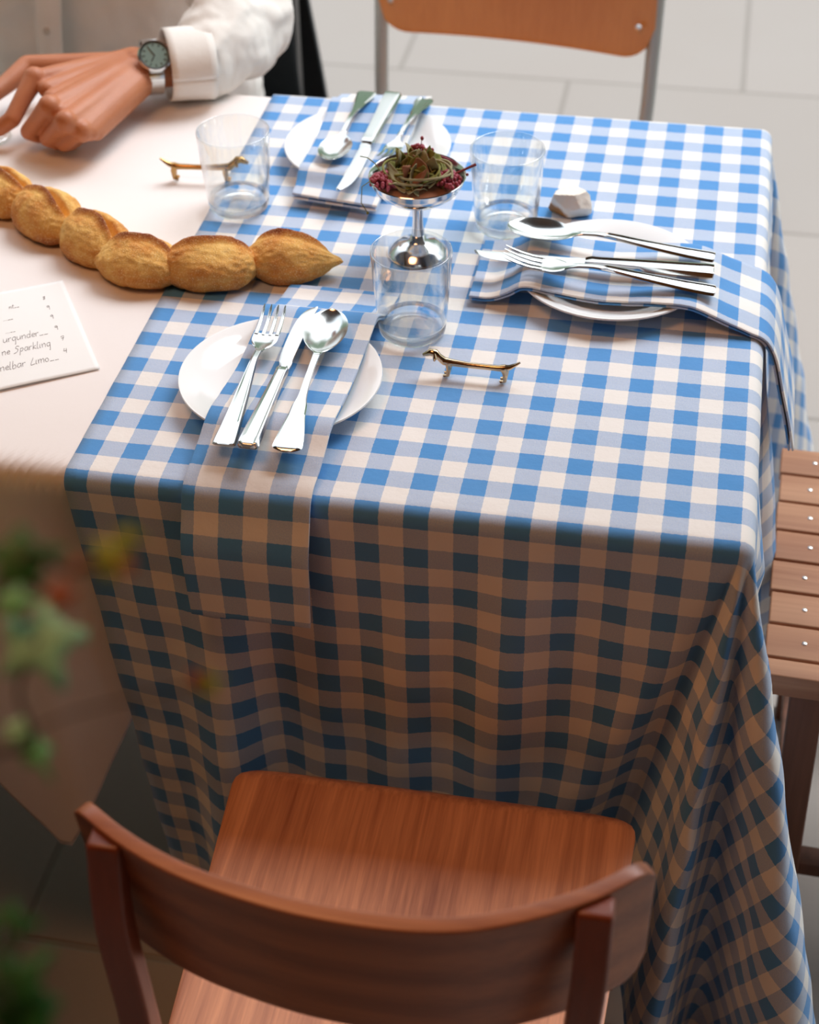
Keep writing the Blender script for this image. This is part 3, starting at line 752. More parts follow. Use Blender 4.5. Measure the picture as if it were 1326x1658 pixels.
# ---------------------------------------------------------------- dog-shaped knife rests
def rest(A, B, zt, label, mat, k=1.0):
    """A: nose side ground point, B: tail side ground point"""
    t = thing('knife_rest', label, 'knife rest', group='dog-shaped knife rests')
    L_ = 0.100; h = 0.0175
    body = [(.018, h+.001), (.028, h), (.045, h-.001), (.062, h-.001), (.078, h-.001), (.086, h)]
    MB().tube([(x, 0, z) for x, z in body], [.0046, .0040, .0033, .0032, .0035, .0044], 10).build('body', mat, t)
    MB().tube([(.019, 0, h+.001), (.013, 0, h+.006), (.009, 0, h+.010), (.004, 0, h+.0105), (.0, 0, h+.008), (-.004, 0, h+.0065)], [.0044, .0038, .0046, .0042, .0029, .0018], 10).build('head', mat, t)
    for s in (-1, 1):
        MB().tube([(.009, s*.003, h+.012), (.010, s*.0045, h+.007), (.009, s*.0045, h+.003)], [.0013, .0026, .0012], 7).build('ear', mat, t)
        MB().tube([(.024, s*.001, h), (.0245, s*.0025, h-.006), (.0235, s*.003, .0025), (.019, s*.003, .0014)], [.0042, .0031, .0021, .0018], 8).build('leg', mat, t)
        MB().tube([(.084, s*.001, h), (.086, s*.0025, h-.006), (.0855, s*.003, .0025), (.0805, s*.003, .0014)], [.0044, .0033, .0021, .0018], 8).build('leg', mat, t)
    MB().tube([(.085, 0, h), (.091, 0, h+.002), (.097, 0, h+.006), (.101, 0, h+.009)], [.0038, .0029, .0019, .0012], 8).build('tail', mat, t)
    A, B = Vector((A[0], A[1], zt)), Vector((B[0], B[1], zt)); d = B-A
    t.location = A; t.rotation_euler = (0, 0, math.atan2(d.y, d.x)); s = d.length/(.0845-.021)*1.0; t.scale = (s, s, s)
    t.location = A-d.normalized()*.021*s
    return t
rest(at(722, 608, CT), at(816, 618, CT), CT+.0002, 'silvery dachshund-shaped knife rest right of the near plate', M['nickel'])
rest(at(371, 293, CT), at(285, 290, CT), CT+.0002, 'brass dachshund-shaped knife rest behind the left tumbler', M['brass'])

# ---------------------------------------------------------------- stone
bm = bmesh.new(); bmesh.ops.create_icosphere(bm, subdivisions=5, radius=1.0)
for v in bm.verts:
    p = v.co.normalized(); best = 1e9
    for nx, ny, nz_, d in ((0, 0, 1, .85), (0, 0, -1, .9), (1, .2, .1, .95), (-1, .1, .25, .85), (.1, -1, .3, .80), (-.55, -.75, -.3, .78), (.6, -.6, .4, .86), (.1, 1, .1, .9), (.6, .5, .5, .93), (-.5, .4, .7, .88), (.4, -.8, -.4, .85)):
        n = Vector((nx, ny, nz_)).normalized(); c = p.dot(n)
        if c > 0.05: best = min(best, d/c)
    p = p*min(best, 1.25); p += v.co.normalized()*0.04*noise.noise(p*3)
    v.co = Vector((p.x*.024, p.y*.020, p.z*.0165))
me = bpy.data.meshes.new('stone'); bm.to_mesh(me); bm.free(); me.polygons.foreach_set('use_smooth', [True]*len(me.polygons)); me.set_sharp_from_angle(angle=math.radians(28))
o = link('stone', me, M['stone']); o.location = (-.188, .494, CT+.0155); tag(o, 'pale cream lump of stone behind the right plate', 'stone')

# ---------------------------------------------------------------- bread
br = thing('bread_loaf', 'golden wheat-ear loaf of joined lumps lying across both cloths', 'bread', (-.62, .30, CT))
def lump(c, ax, hl, hw, hh, tip=0, slash=0.0, seed=0, slashside=0.25):
    """c centre, ax angle of the long axis, tip pointed at the + end"""
    bm = bmesh.new(); bmesh.ops.create_icosphere(bm, subdivisions=6, radius=1.0); ly = bm.verts.layers.float.new('bake')
    ca, sa = math.cos(ax), math.sin(ax)
    for v in bm.verts:
        p = v.co.copy(); x, y, z = p
        tp = 1.0
        if tip and x > 0: tp = 1-tip*x**2*0.85
        n1 = noise.noise(Vector((x*1.6, y*1.6, z*1.6+seed*7))); n2 = noise.noise(Vector((x*6, y*6, z*6+seed*3)))
        rr = 1.07+0.09*n1+0.035*n2
        X_ = x*hl*rr*(1+(0.12*tip*max(0, x)**6)); Y_ = y*hw*rr*tp; Z_ = z*hh*rr*tp
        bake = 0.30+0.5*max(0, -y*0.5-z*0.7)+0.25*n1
        if z > -0.1:
            # slash: a groove with a raised ear on its near side
            d = y-slashside-slash*0.25*x+0.06*math.sin(x*5+seed); w_ = max(0, 1-(x/0.88)**4)
            g = math.exp(-(d/0.15)**2)*w_; ear = math.exp(-((d+0.22)/0.085)**2)*w_
            Z_ += hh*(-0.72*g+0.30*ear)*max(0, z+.1)**0.5; Y_ += hw*0.10*ear
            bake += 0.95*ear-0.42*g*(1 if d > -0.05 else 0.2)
        if z < -0.55: Z_ = -0.55*hh*rr*tp+(Z_+0.55*hh*rr*tp)*0.25
        v[ly] = bake
        v.co = Vector((c[0]+ca*X_-sa*Y_, c[1]+sa*X_+ca*Y_, c[2]+Z_))
    me = bpy.data.meshes.new('lump'); bm.to_mesh(me); bm.free(); me.polygons.foreach_set('use_smooth', [True]*len(me.polygons))
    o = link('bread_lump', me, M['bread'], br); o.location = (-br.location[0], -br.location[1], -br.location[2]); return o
bz = CT+0.0155
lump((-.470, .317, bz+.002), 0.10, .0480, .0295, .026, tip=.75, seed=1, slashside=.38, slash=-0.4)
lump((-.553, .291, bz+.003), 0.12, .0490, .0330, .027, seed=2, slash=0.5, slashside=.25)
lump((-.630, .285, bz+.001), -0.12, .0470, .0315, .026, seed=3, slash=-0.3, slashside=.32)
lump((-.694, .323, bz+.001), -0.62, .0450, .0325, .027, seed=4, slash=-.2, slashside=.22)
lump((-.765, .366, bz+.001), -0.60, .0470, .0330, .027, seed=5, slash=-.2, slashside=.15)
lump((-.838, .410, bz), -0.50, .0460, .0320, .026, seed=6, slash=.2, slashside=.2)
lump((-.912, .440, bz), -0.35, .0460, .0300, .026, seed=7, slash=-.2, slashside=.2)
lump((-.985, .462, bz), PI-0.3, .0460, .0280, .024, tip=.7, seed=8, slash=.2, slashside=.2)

# ---------------------------------------------------------------- handwritten menu
mn = thing('menu_sheet', 'sheet of white paper with a handwritten drinks list, left of the gingham', 'menu', (0, 0, 0))
c1, c2, c3 = at(83, 466, WT+.001), at(162, 597, WT+.001), at(0, 633, WT+.001)
dirx = (c3-c2)/np.linalg.norm(c3-c2); diry = (c1-c2); diry = diry-dirx*np.dot(diry, dirx); hgt = np.linalg.norm(diry); diry /= hgt
c2[2] = WT+.001
def pp(u, v, dz=0): a = c2+dirx*u+diry*v; return (a[0], a[1], WT+.0012+dz+0.0012*math.sin(u*18)**2)
n = 30; Pt = np.array([[pp(0.148*i/n, (hgt+.01)*j/n) for j in range(n+1)] for i in range(n+1)])
sh = link('paper', grid_mesh('paper', Pt), M['paper'], mn); solidify(sh, 0.0003, 0)
GL = {  # simple pen strokes, unit: x-height 1
 'n': ([[(0, 1), (.05, 0)], [(.05, .6), (.3, 1), (.5, .8), (.5, 0)]], .75), 't': ([[(.25, 1.7), (.15, .2), (.4, 0)], [(0, 1.1), (.5, 1.2)]], .6),
 'u': ([[(0, 1), (0, .25), (.2, 0), (.5, .5), (.5, 1)], [(.5, 1), (.55, 0)]], .75), 'r': ([[(0, 1), (.05, 0)], [(.05, .6), (.25, .95), (.45, .9)]], .6),
 'g': ([[(.5, .9), (.2, 1), (0, .5), (.2, 0), (.5, .4)], [(.5, 1), (.5, -.9), (.35, -1)]], .75), 'd': ([[(.5, .8), (.2, 1), (0, .5), (.2, 0), (.5, .3)], [(.55, 1.9), (.5, 0)]], .75),
 'e': ([[(0, .5), (.45, .6), (.3, 1), (.05, .7), (.1, .1), (.45, .1)]], .62), 'S': ([[(.7, 1.6), (.3, 1.7), (.15, 1.2), (.5, .8), (.3, .1), (-.2, -.2)]], .8),
 'p': ([[(.1, 1), (-.05, -.9)], [(.1, .8), (.4, 1), (.5, .6), (.3, .1), (.05, .2)]], .7), 'a': ([[(.5, .9), (.2, 1), (0, .4), (.2, 0), (.5, .5)], [(.5, 1), (.55, 0)]], .72),
 'k': ([[(.1, 1.9), (0, 0)], [(.45, 1), (.05, .5), (.5, 0)]], .65), 'l': ([[(.1, 1.9), (0, .1), (.2, 0)]], .4), 'i': ([[(.05, 1), (0, .1), (.15, 0)]], .35),
 'h': ([[(.1, 1.9), (0, 0)], [(.02, .5), (.3, 1), (.45, .7), (.45, 0)]], .7), 'b': ([[(.1, 1.9), (0, .1), (.3, 0), (.5, .4), (.35, .9), (.05, .6)]], .7),
 'L': ([[(.4, 1.7), (0, 0), (.6, .1)]], .75), 'm': ([[(0, 1), (.05, 0)], [(.05, .6), (.25, 1), (.4, .8), (.4, 0)], [(.4, .6), (.65, 1), (.8, .8), (.8, 0)]], 1.0),
 'o': ([[(.3, 1), (0, .6), (.2, 0), (.5, .4), (.3, 1)]], .7), '8': ([[(.5, 1.4), (.1, 1.5), (.1, 1.1), (.5, .5), (.25, .1), (.05, .4), (.5, 1.3)]], .8),
 '9': ([[(.5, 1.3), (.2, 1.5), (.05, 1.1), (.4, .9), (.5, 1.4), (.6, 0)]], .8), '7': ([[(0, 1.4), (.6, 1.5), (.3, 0)], [(.1, .8), (.6, .9)]], .8),
 '4': ([[(.1, 1.5), (0, .7), (.5, .8)], [(.5, 1.5), (.45, 0)]], .8), '_': ([[(0, 0), (.55, .02)]], .7), '.': ([[(0, 0), (.12, .02)]], .4), ' ': ([], .6)}
def width(s): return sum(GL[c][1] for c in s)
mb = MB()
def write(s, px, py, xh, slant=0.15, right=False):
    """end (right) or start of the line at a photo pixel"""
    a = at(px, py, WT+.0015)-c2; u, v = np.dot(a, dirx), np.dot(a, diry)
    x = -width(s)*xh if right else 0
    for c in s:
        for st in GL[c][0]:
            P3 = catmull([(x+q_[0]*xh+slant*q_[1]*xh, q_[1]*xh) for q_ in st], 4) if len(st) > 2 else np.array([(x+q_[0]*xh+slant*q_[1]*xh, q_[1]*xh) for q_ in st])
            mb.tube([pp(u-a_, v+b_, 0.0004) for a_, b_ in P3], 0.00022, 4)
        x += GL[c][1]*xh
write('8', 70, 486, .0042); write('9', 76, 502, .0050); write('9', 82, 517, .0050); write('9', 89, 535, .0052); write('7', 99, 552, .0052); write('4', 104, 572, .0054)
write('nt__', 32, 498, .0040, right=True); write('...__', 22, 518, .0040, right=True); write('...__', 26, 538, .0040, right=True)
write('urgunder__', 79, 541, .0067, right=True); write('ne Sparkling', 84, 560, .0066, right=True); write('nelbar Limo__', 97, 582, .0070, right=True)
mb.build('handwriting', M['ink'], mn)

# ---------------------------------------------------------------- foreground chair
ch = thing('wooden_chair', 'red-brown wooden chair pushed in at the front, curved plywood back', 'chair', (-.235, -.32, 0))
def loc(p): return (p[0]+.235, p[1]+.32, p[2])
def seat_mesh():
    # outline with rounded corners, front edge rolled down
    yF, yBk = -.118, -.505; nx, ny = 44, 48; top = np.zeros((nx+1, ny+1, 3))
    for i in range(nx+1):
        for j in range(ny+1):
            v = j/ny; u = i/nx*2-1; y = yBk+(yF-yBk)*v
            hwid = 0.178+0.022*v; cx = -.2355-0.002*v
            rad_ = 0.035
            for yy in (y-yBk, yF-y):
                if yy < rad_: hwid -= rad_-math.sqrt(max(0, rad_**2-(rad_-yy)**2))
            z = .462-0.010*math.exp(-((u*0.9)**2+((v-.35)/.35)**2)*1.2)
            if v > .93: z -= (v-.93)**2*3.0
            if abs(u) > .93: z -= (abs(u)-.93)**2*.6
            top[i, j] = loc((cx+u*hwid, y, z))
    return top
o = link('seat', grid_mesh('seat', seat_mesh()), M['seat_wood'], ch); solidify(o, 0.013, -1 if True else 1)
md = o.modifiers.new('bev', 'BEVEL'); md.width = 0.003; md.segments = 3; md.limit_method = 'ANGLE'
def backrest():
    ctrl = [(-.4335, -.462), (-.400, -.484), (-.36, -.503), (-.317, -.5155), (-.26, -.525), (-.20, -.5265), (-.15, -.520), (-.105, -.502), (-.065, -.478), (-.029, -.446)]
    c, Lc = resample(catmull(ctrl, 10), 61); nv = 18; Pt = np.zeros((61, nv+1, 3)); H = .152
    for i in range(61):
        s = i/60*Lc
        for j in range(nv+1):
            v = j/nv; e_ = min(s, Lc-s)
            top_ = .802; bot_ = .802-H
            r_ = .022
            inset = r_-math.sqrt(max(0, r_*r_-(r_-min(e_, r_))**2))
            inset_b = inset*2.2 if e_ < r_ else 0
            z = (bot_+inset*1.6)*(1-v)+(top_-inset*0.5)*v
            lean = (z-.74)*(-.14)
            Pt[i, j] = loc((c[i, 0], c[i, 1]+lean*1.0+.007, z))
    return Pt
o = link('backrest', grid_mesh('backrest', backrest()), M['back_wood'], ch); solidify(o, 0.012, 0)
md = o.modifiers.new('bev', 'BEVEL'); md.width = 0.0045; md.segments = 4; md.limit_method = 'ANGLE'
for x0, x1, x2, yt in ((-.404, -.399, -.392, -.488), (-.063, -.068, -.072, -.486)):
    mb = MB(); pts = [(x0, yt-.001, .797), (x0, yt-.014, .72), (x1, yt-.018, .62), (x1, yt-.014, .50), (x2, yt-.010, .40), (x2, yt-.02, .2), (x2, yt-.06, .0)]
    c = catmull(pts, 5)
    for a, b in zip(c[:-1], c[1:]): pass
    # rectangular section sweep
    vs_, fs = [], []
    for p in c:
        w_, d_ = .0125, .010+0.005*max(0, min(1, (.62-p[2])/.1))
        for dx, dy in ((-w_, -d_), (w_, -d_), (w_, d_), (-w_, d_)): vs_.append(loc((p[0]+dx, p[1]+dy, p[2])))
    for i in range(len(c)-1):
        for j in range(4): fs.append((i*4+j, i*4+(j+1) % 4, i*4+4+(j+1) % 4, i*4+4+j))
    fs += [(0, 3, 2, 1), tuple((len(c)-1)*4+j for j in range(4))]
    o = mb.add(vs_, fs).build('rear_leg', M['leg_wood'], ch, sharp=50); md = o.modifiers.new('bev', 'BEVEL'); md.width = .003; md.segments = 3; md.limit_method = 'ANGLE'
for x in (-.405, -.068):
    MB().beam(loc((x, -.155, 0)), loc((x, -.155, .446)), .032, .030, bev=.004).build('front_leg', M['leg_wood'], ch)
MB().beam(loc((-.39, -.155, .42)), loc((-.08, -.155, .42)), .05, .02).beam(loc((-.395, -.17, .42)), loc((-.385, -.49, .42)), .05, .02).beam(loc((-.078, -.17, .42)), loc((-.078, -.49, .42)), .05, .02).beam(loc((-.38, -.495, .42)), loc((-.08, -.495, .42)), .05, .02).build('seat_frame', M['leg_wood'], ch)
MB().beam(loc((-.40, -.17, .18)), loc((-.39, -.50, .18)), .022, .016).build('stretcher', M['leg_wood'], ch); MB().beam(loc((-.07, -.17, .18)), loc((-.072, -.50, .18)), .022, .016).build('stretcher', M['leg_wood'], ch)
c = at(911, 1339, .463); mb = MB()
mb.lathe([(.0004, .0004), (.0045, .0005), (.0055, .0011), (.0063, .0005), (.0064, 0)], 24).build('worn_mark', M['tag'], ch); ob = ch.children[-1]; ob = [x for x in ch.children if x.name.startswith('worn_mark')][0]
ob.location = loc((c[0], c[1], .4585)); ob.scale = (1.0, 1.45, 1.0); ob.rotation_euler = (0, 0, .7)

# ---------------------------------------------------------------- slatted chair at the right
SX, SYN, SYF = 0.083, 0.108, 0.500
rc = thing('slatted_chair', 'brown slatted garden chair at the right end of the table', 'chair', (0.30, 0.305, 0), -0.035)
def lr(p): return (p[0]-.30, p[1]-.305, p[2])
ns = 7; pitch = (SYF-SYN-.018)/ns
for i in range(ns):
    y = SYN+.018+pitch*(i+.5)
    tw = 0.0015*(i % 2)
    MB().box(lr((SX+.21+tw, y, .436)), (.42, pitch-.0035, .014), bev=.002).build('slat', M['slat_wood'], rc)
    for x in (SX+.041-0.002*(i % 3), SX+.39):
        MB().lathe([(.0003, .0012), (.0018, .0011), (.0028, .0005), (.0031, -.001)], 16, lr((x, y, .4432))).build('screw', M['screw'], rc)
MB().box(lr((SX+.205, SYN+.004, .4275)), (.44, .026, .030), bev=.002).build('front_rail', M['slat_wood'], rc)
MB().box(lr((SX+.041, .305, .412)), (.03, .38, .032), bev=.002).box(lr((SX+.38, .305, .412)), (.03, .38, .032), bev=.002).build('side_rail', M['slat_dark'], rc)
for x, y, dx in ((.150, .135, .015), (.150, .475, .015), (.48, .135, 0), (.48, .475, 0)):
    MB().beam(lr((x, y, 0)), lr((x-dx, y, .40)), .030, .036, bev=.003).build('leg', M['slat_dark'], rc)
for y in (.135, .475):
    MB().beam(lr((.487, y, .40)), lr((.53, y, .86)), .036, .026, bev=.003).build('back_post', M['slat_dark'], rc)
for i in range(4):
    z = .60+.07*i; MB().box(lr((.497+(z-.4)*.09, .305, z)), (.014, .36, .05), bev=.002).build('back_slat', M['slat_wood'], rc)
MB().beam(lr((.150, .14, .10)), lr((.48, .14, .10)), .03, .02).build('stretcher', M['slat_dark'], rc); MB().beam(lr((.150, .47, .10)), lr((.48, .47, .10)), .03, .02).build('stretcher', M['slat_dark'], rc); MB().beam(lr((.149, .14, .085)), lr((.149, .47, .085)), .03, .02).build('stretcher', M['slat_dark'], rc)

# ---------------------------------------------------------------- far chair
fc = thing('plywood_chair', 'orange plywood and metal tube chair on the far side, facing the table', 'chair', (-.372, 1.08, 0), -0.11)
def rounded_panel(w, h, rr, bend, n=40, k=20):
    Pt = np.zeros((n+1, k+1, 3))
    for i in range(n+1):
        u = i/n*2-1; x = u*w/2; e_ = w/2-abs(x); ins = rr-math.sqrt(max(0, rr*rr-(rr-min(e_, rr))**2))
        for j in range(k+1):
            v = j/k*2-1; Pt[i, j] = (x, bend*(1-u*u), v*(h/2-ins))
    return Pt
Pt = rounded_panel(.438, .23, .05, .022); Pt[..., 1] += .165; Pt[..., 2] += .725; Pt[..., 1] += (Pt[..., 2]-.62)*.15
o = link('backrest', grid_mesh('backrest', Pt), M['far_wood'], fc); solidify(o, .010, 0); md = o.modifiers.new('bev', 'BEVEL'); md.width = .003; md.segments = 3; md.limit_method = 'ANGLE'
Pt = rounded_panel(.40, .38, .06, 0); Q = Pt.copy(); Q[..., 1] = Pt[..., 2]-.05; Q[..., 2] = .455
o = link('seat', grid_mesh('seat', Q), M['far_wood'], fc); solidify(o, .011, 0)
for s in (-1, 1):
    MB().tube(catmull([(s*.217, .195, .84), (s*.217, .178, .62), (s*.215, .165, .50), (s*.200, .14, .44), (s*.20, .16, .30), (s*.215, .235, .0)], 8), .011, 14).build('rear_leg', M['tube'], fc)
    MB().tube(catmull([(s*.20, .14, .437), (s*.195, 0, .437), (s*.19, -.18, .437), (s*.195, -.215, .41), (s*.205, -.225, 0)], 8), .011, 14).build('front_leg', M['tube'], fc)
    MB().lathe([(.0003, .003), (.004, .002), (.005, 0)], 12).build('rivet', M['screw'], fc)
rv = [x for x in fc.children if x.name.startswith('rivet')]
for s, r_ in zip((-1, 1), rv): r_.location = (s*.195, .158, .665); r_.rotation_euler = (PI/2, 0, 0)
MB().tube([(-.20, .14, .437), (.20, .14, .437)], .009, 10).build('crossbar', M['tube'], fc)

# ---------------------------------------------------------------- seated person
pe = thing('person', 'seated person in a cream shirt, wristwatch arm resting on the table', 'person', (-.96, 1.12, 0))
def pl(p): return (p[0]+.96, p[1]-1.12, p[2])
W_ = (-.757, .688, .800)      # wrist
def A(x, y, z): return tuple(at(x, y, z))
mcp = [A(56, 126, .822), A(80, 172, .820), A(106, 196, .812), A(133, 210, .799)]
pip = [A(20, 193, .788), A(47, 213, .781), A(77, 224, .776), A(103, 233, .770)]
body = MB()
FW = Vector((-.88, -.46, .06)).normalized(); E_ = (-.668, .86, .785); SH = (-.775, 1.09, 1.06)
body.chain([(pl(SH), .050), (pl(E_), .040), (pl(Vector((-.757, .688, .800))-FW*.06), .0275), (pl(W_), .0255)])
# wrist made wider than thick, then the palm as a fan of bones
wv = Vector(mcp[0])-Vector(mcp[3]); wv.normalize()
Wv = Vector(W_)
for k in (-.008, .008): body.cap(pl(Wv+Vector(wv)*k-FW*.03), .021, pl(Wv+Vector(wv)*k+Vector((-.02, -.015, -.002))), .0215)
rad4 = (.0150, .0150, .0142, .0130)
for i in range(10):
    f_ = i/9*3; k_ = min(2, int(f_)); m0 = Vector(mcp[k_]).lerp(Vector(mcp[k_+1]), f_-k_)
    b = Wv+wv*(.013-.028*f_/3)
    body.cap(pl(b), .0200, pl(m0+Vector((.006, .008, -.0060))), .0115)
    body.cap(pl(b-Vector((0, 0, .008))), .0165, pl(m0+Vector((.010, .018, -.012))), .0100)
for i in range(4):
    b = Wv+wv*(.013-.028*i/3); m0 = Vector(mcp[i])
    body.cap(pl(b), .0195, pl(m0-Vector((0, 0, .0030))), .0128); body.ball(pl(m0), rad4[i]*.93, 16, 12)
fr_ = ((.0112, .0106, .0098, .0085), (.0108, .0106, .0098, .0086), (.0105, .0103, .0094, .0082), (.0098, .0096, .0085, .0075))
for i in range(4):
    m0, p0 = Vector(mcp[i]), Vector(pip[i]); d = (p0-m0).normalized()
    dip = p0+Vector((.004, .016, -.0130)); 
    dip.z = max(dip.z, CT+.0095); tipp = dip+Vector((.006, .015, .001)); tipp.z = max(tipp.z, CT+.0085)
    r_ = fr_[i]
    if i == 0: dip = p0+Vector((-.018, -.004, -.012)); tipp = dip+Vector((-.019, .006, -.006))   # index reaches out to the glass stem
    body.chain([(pl(m0), rad4[i]*.9), (pl(m0.lerp(p0, .5)+Vector((0, 0, .001))), r_[0]), (pl(p0), r_[1]), (pl(dip), r_[2]), (pl(tipp), r_[3])])
# thumb from the far side of the palm
tb0 = Wv+wv*.020+Vector((-.020, -.012, -.004)); tm = Vector(A(45, 108, .800)); ti = Vector(A(8, 138, .792)); tt = Vector(A(-30, 168, .785))
body.chain([(pl(tb0), .0175), (pl(tm), .0145), (pl(ti), .0118), (pl(tt), .0095)])
# torso, neck and head under the clothes
body.chain([(pl((-.96, 1.17, .53)), .135), (pl((-.96, 1.12, .78)), .125), (pl((-.965, 1.09, 1.00)), .135), (pl((-.965, 1.08, 1.10)), .08), (pl((-.965, 1.065, 1.20)), .055), (pl((-.965, 1.05, 1.27)), .055)])
body.cap(pl((-1.12, 1.10, 1.06)), .06, pl((-.81, 1.10, 1.06)), .06)
body.ball(pl((-.965, 1.04, 1.355)), (.076, .092, .115), 24, 18).ball(pl((-.965, 1.005, 1.29)), (.050, .055, .045), 20, 12)
body.cap(pl((-.965, .948, 1.352)), .009, pl((-.965, .935, 1.322)), .014)
body.ball(pl((-.965, .953, 1.290)), (.026, .012, .007), 12, 8).ball(pl((-.965, .953, 1.282)), (.022, .012, .007), 12, 8)
for s in (-1, 1):
    body.ball(pl((-.965+s*.077, 1.05, 1.345)), (.010, .020, .031), 12, 8)
    body.ball(pl((-.965+s*.032, .957, 1.375)), (.026, .010, .006), 12, 8)
# other arm resting on the table further left
E2 = (-1.30, .99, .80); SH2 = (-1.155, 1.09, 1.06); W2 = (-1.17, .74, .80)
body.chain([(pl(SH2), .050), (pl(E2), .040), (pl(W2), .026)])
for i in range(4):
    a0 = Vector(W2)+Vector((.018-.012*i, -.03, -.002)); k0 = a0+Vector((.045, -.055-.004*i, -.004)); k1 = k0+Vector((.030, -.028, -.012)); k2 = k1+Vector((.018, -.014, -.012)); k3 = k2+Vector((.010, -.006, -.004))
    k2.z = max(k2.z, .765); k3.z = max(k3.z, .763)
    body.chain([(pl(a0), .018), (pl(k0), .0125), (pl(k1), .0105), (pl(k2), .009), (pl(k3), .008)])
body.chain([(pl(Vector(W2)+Vector((.03, -.02, -.004))), .017), (pl(Vector(W2)+Vector((.075, -.03, -.01))), .0125), (pl(Vector(W2)+Vector((.105, -.05, -.018))), .010)])
# thighs and shins inside the trousers
for s in (-1, 1):
    kx = -.96+s*.17
    body.chain([(pl((-.96+s*.09, 1.17, .52)), .085), (pl((kx, .80, .53)), .055), (pl((kx+s*.01, .82, .10)), .040)])
    body.chain([(pl((kx+s*.01, .83, .06)), .036), (pl((kx+s*.01, .68, .035)), .030)])
o = body.build('body', M['skin'], pe, sharp=None); remesh(o, .0018, 6, .5)
# eyes, hair
for s in (-1, 1):
    e_ = MB().ball(pl((-.965+s*.031, .963, 1.358)), (.0125, .010, .0085), 16, 10).build('eye', M['eye'], pe)
    MB().ball(pl((-.965+s*.031, .9545, 1.357)), (.0055, .0025, .0055), 12, 8).build('iris', M['iris'], e_)
hm_ = MB(); hm_.ball(pl((-.965, 1.065, 1.385)), (.086, .092, .100), 24, 16).ball(pl((-.965, 1.10, 1.33)), (.078, .06, .09), 20, 12)
o = hm_.build('hair', M['hair'], pe, sharp=None); remesh(o, .006, 3); displace(o, .02, .012)
# shirt body
sh_ = MB()
sh_.chain([(pl((-.96, 1.17, .52)), .165), (pl((-.96, 1.12, .78)), .160), (pl((-.965, 1.09, 1.00)), .165), (pl((-.965, 1.08, 1.09)), .11), (pl((-.965, 1.07, 1.15)), .066)])
sh_.cap(pl((-1.13, 1.10, 1.05)), .078, pl((-.80, 1.10, 1.05)), .078)
for dx in (-.07, .07): sh_.chain([(pl((-.96+dx, 1.16, .54)), .15), (pl((-.965+dx, 1.09, .98)), .15)])
o = sh_.build('shirt', M['shirt'], pe, sharp=None); remesh(o, .006, 6); displace(o, .11, .022); displace(o, .035, .006)
# placket with buttons
pts = [pl(p) for p in ((-.985, .953, .58), (-.975, .925, .70), (-.96, .918, .82), (-.963, .912, .95), (-.965, .935, 1.07))]
c = catmull(pts, 12); Pt = np.array([[(p[0]+w_, p[1]-.014+abs(w_)*.4, p[2]) for w_ in np.linspace(-.019, .019, 9)] for p in c])
plk = link('placket', grid_mesh('placket', Pt), M['shirt'], pe); solidify(plk, .003, 0)
for i in (6, 16, 26, 36, 46):
    p = c[i]; bt = MB().lathe([(.0003, .0015), (.004, .002), (.0052, .001), (.0052, -.001)], 16).build('button', M['button'], plk); bt.location = (p[0], p[1]-.0165, p[2]); bt.rotation_euler = (PI/2, 0, 0)
# sleeves
def sleeve(SHp, El, Wr, name, end=None):
    mb = MB(); SHp, El, Wr = Vector(SHp), Vector(El), Vector(Wr); fd = (Wr-El)
    cu = Vector(end) if end is not None else El+fd*0.80
    mb.chain([(pl(SHp), .082), (pl(SHp.lerp(El, .5)), .070), (pl(El), .062), (pl(El.lerp(cu, .5)+Vector((0, 0, .012))), .058), (pl(cu+Vector((0, 0, .003))), .045)])
    o = mb.build(name, M['shirt'], pe, sharp=None); remesh(o, .004, 5); displace(o, .09, .034); displace(o, .035, .007); return o, cu, fd.normalized()
s1, cu, fd = sleeve(SH, E_, W_, 'sleeve', Vector(W_)-FW*.078); fd = FW.copy()
# cuff: an open flared band around the wrist
def ring(c, d, r0, r1, l, flat=1.0, th=.0022, n=48, rows=7, wob=.0015):
    d = Vector(d).normalized(); x = Vector((0, 0, 1)).cross(d).normalized(); y = d.cross(x); Pt = np.zeros((n+1, rows, 3))
    for i in range(n+1):
        a = 2*PI*i/n
        for j in range(rows):
            v = j/(rows-1); r = (r0+(r1-r0)*v)+wob*math.sin(a*3+v*2)
            Pt[i, j] = Vector(c)+d*l*v+x*r*math.cos(a)+y*r*flat*math.sin(a)
    return Pt
c0 = Vector(pl(W_))-fd*.092
o = link('cuff', grid_mesh('cuff', ring(c0, fd, .0490, .0480, .058, .90)), M['shirt'], pe); solidify(o, .0025, 0)
# watch
wt_c = Vector(W_)-fd*.016
hx = Vector((0, 0, 1)).cross(fd).normalized(); hy = fd.cross(hx).normalized()
wa = thing('wristwatch', 'steel wristwatch with a grey-green dial on the person\'s left wrist', 'watch', tuple(wt_c))
mb = MB(); n = 34
for i in range(n):
    a = 2*PI*i/n; rx, ry = .0385, .0315
    c = hx*rx*math.cos(a)+hy*ry*math.sin(a); nn = (hx*math.cos(a)/rx+hy*math.sin(a)/ry).normalized(); tn = fd.cross(nn).normalized()
    R = Matrix((tn, fd, nn)).transposed()
    mb.box(c, (.0068, .0195, .0032), R, .0007)
mb.build('bracelet', M['steel'], wa)
up = (hy*0.78+hx*-0.62)
if up.z < 0: up = -up
up = Vector((0.0, -0.68, 0.70)); up = (up-fd*up.dot(fd)).normalized(); side = up.cross(fd).normalized()
R = Matrix((side, fd, up)).transposed(); wc = hx*(.0385*up.dot(hx))+hy*(.0315*up.dot(hy))+up*.0015
cs = MB().lathe([(.0003, -.004), (.016, -.004), (.0185, -.001), (.0188, .003), (.0172, .0052), (.0150, .0050), (.0148, .0040), (.0003, .0040)], 48).build('watch_case', M['steel'], wa, sharp=35)
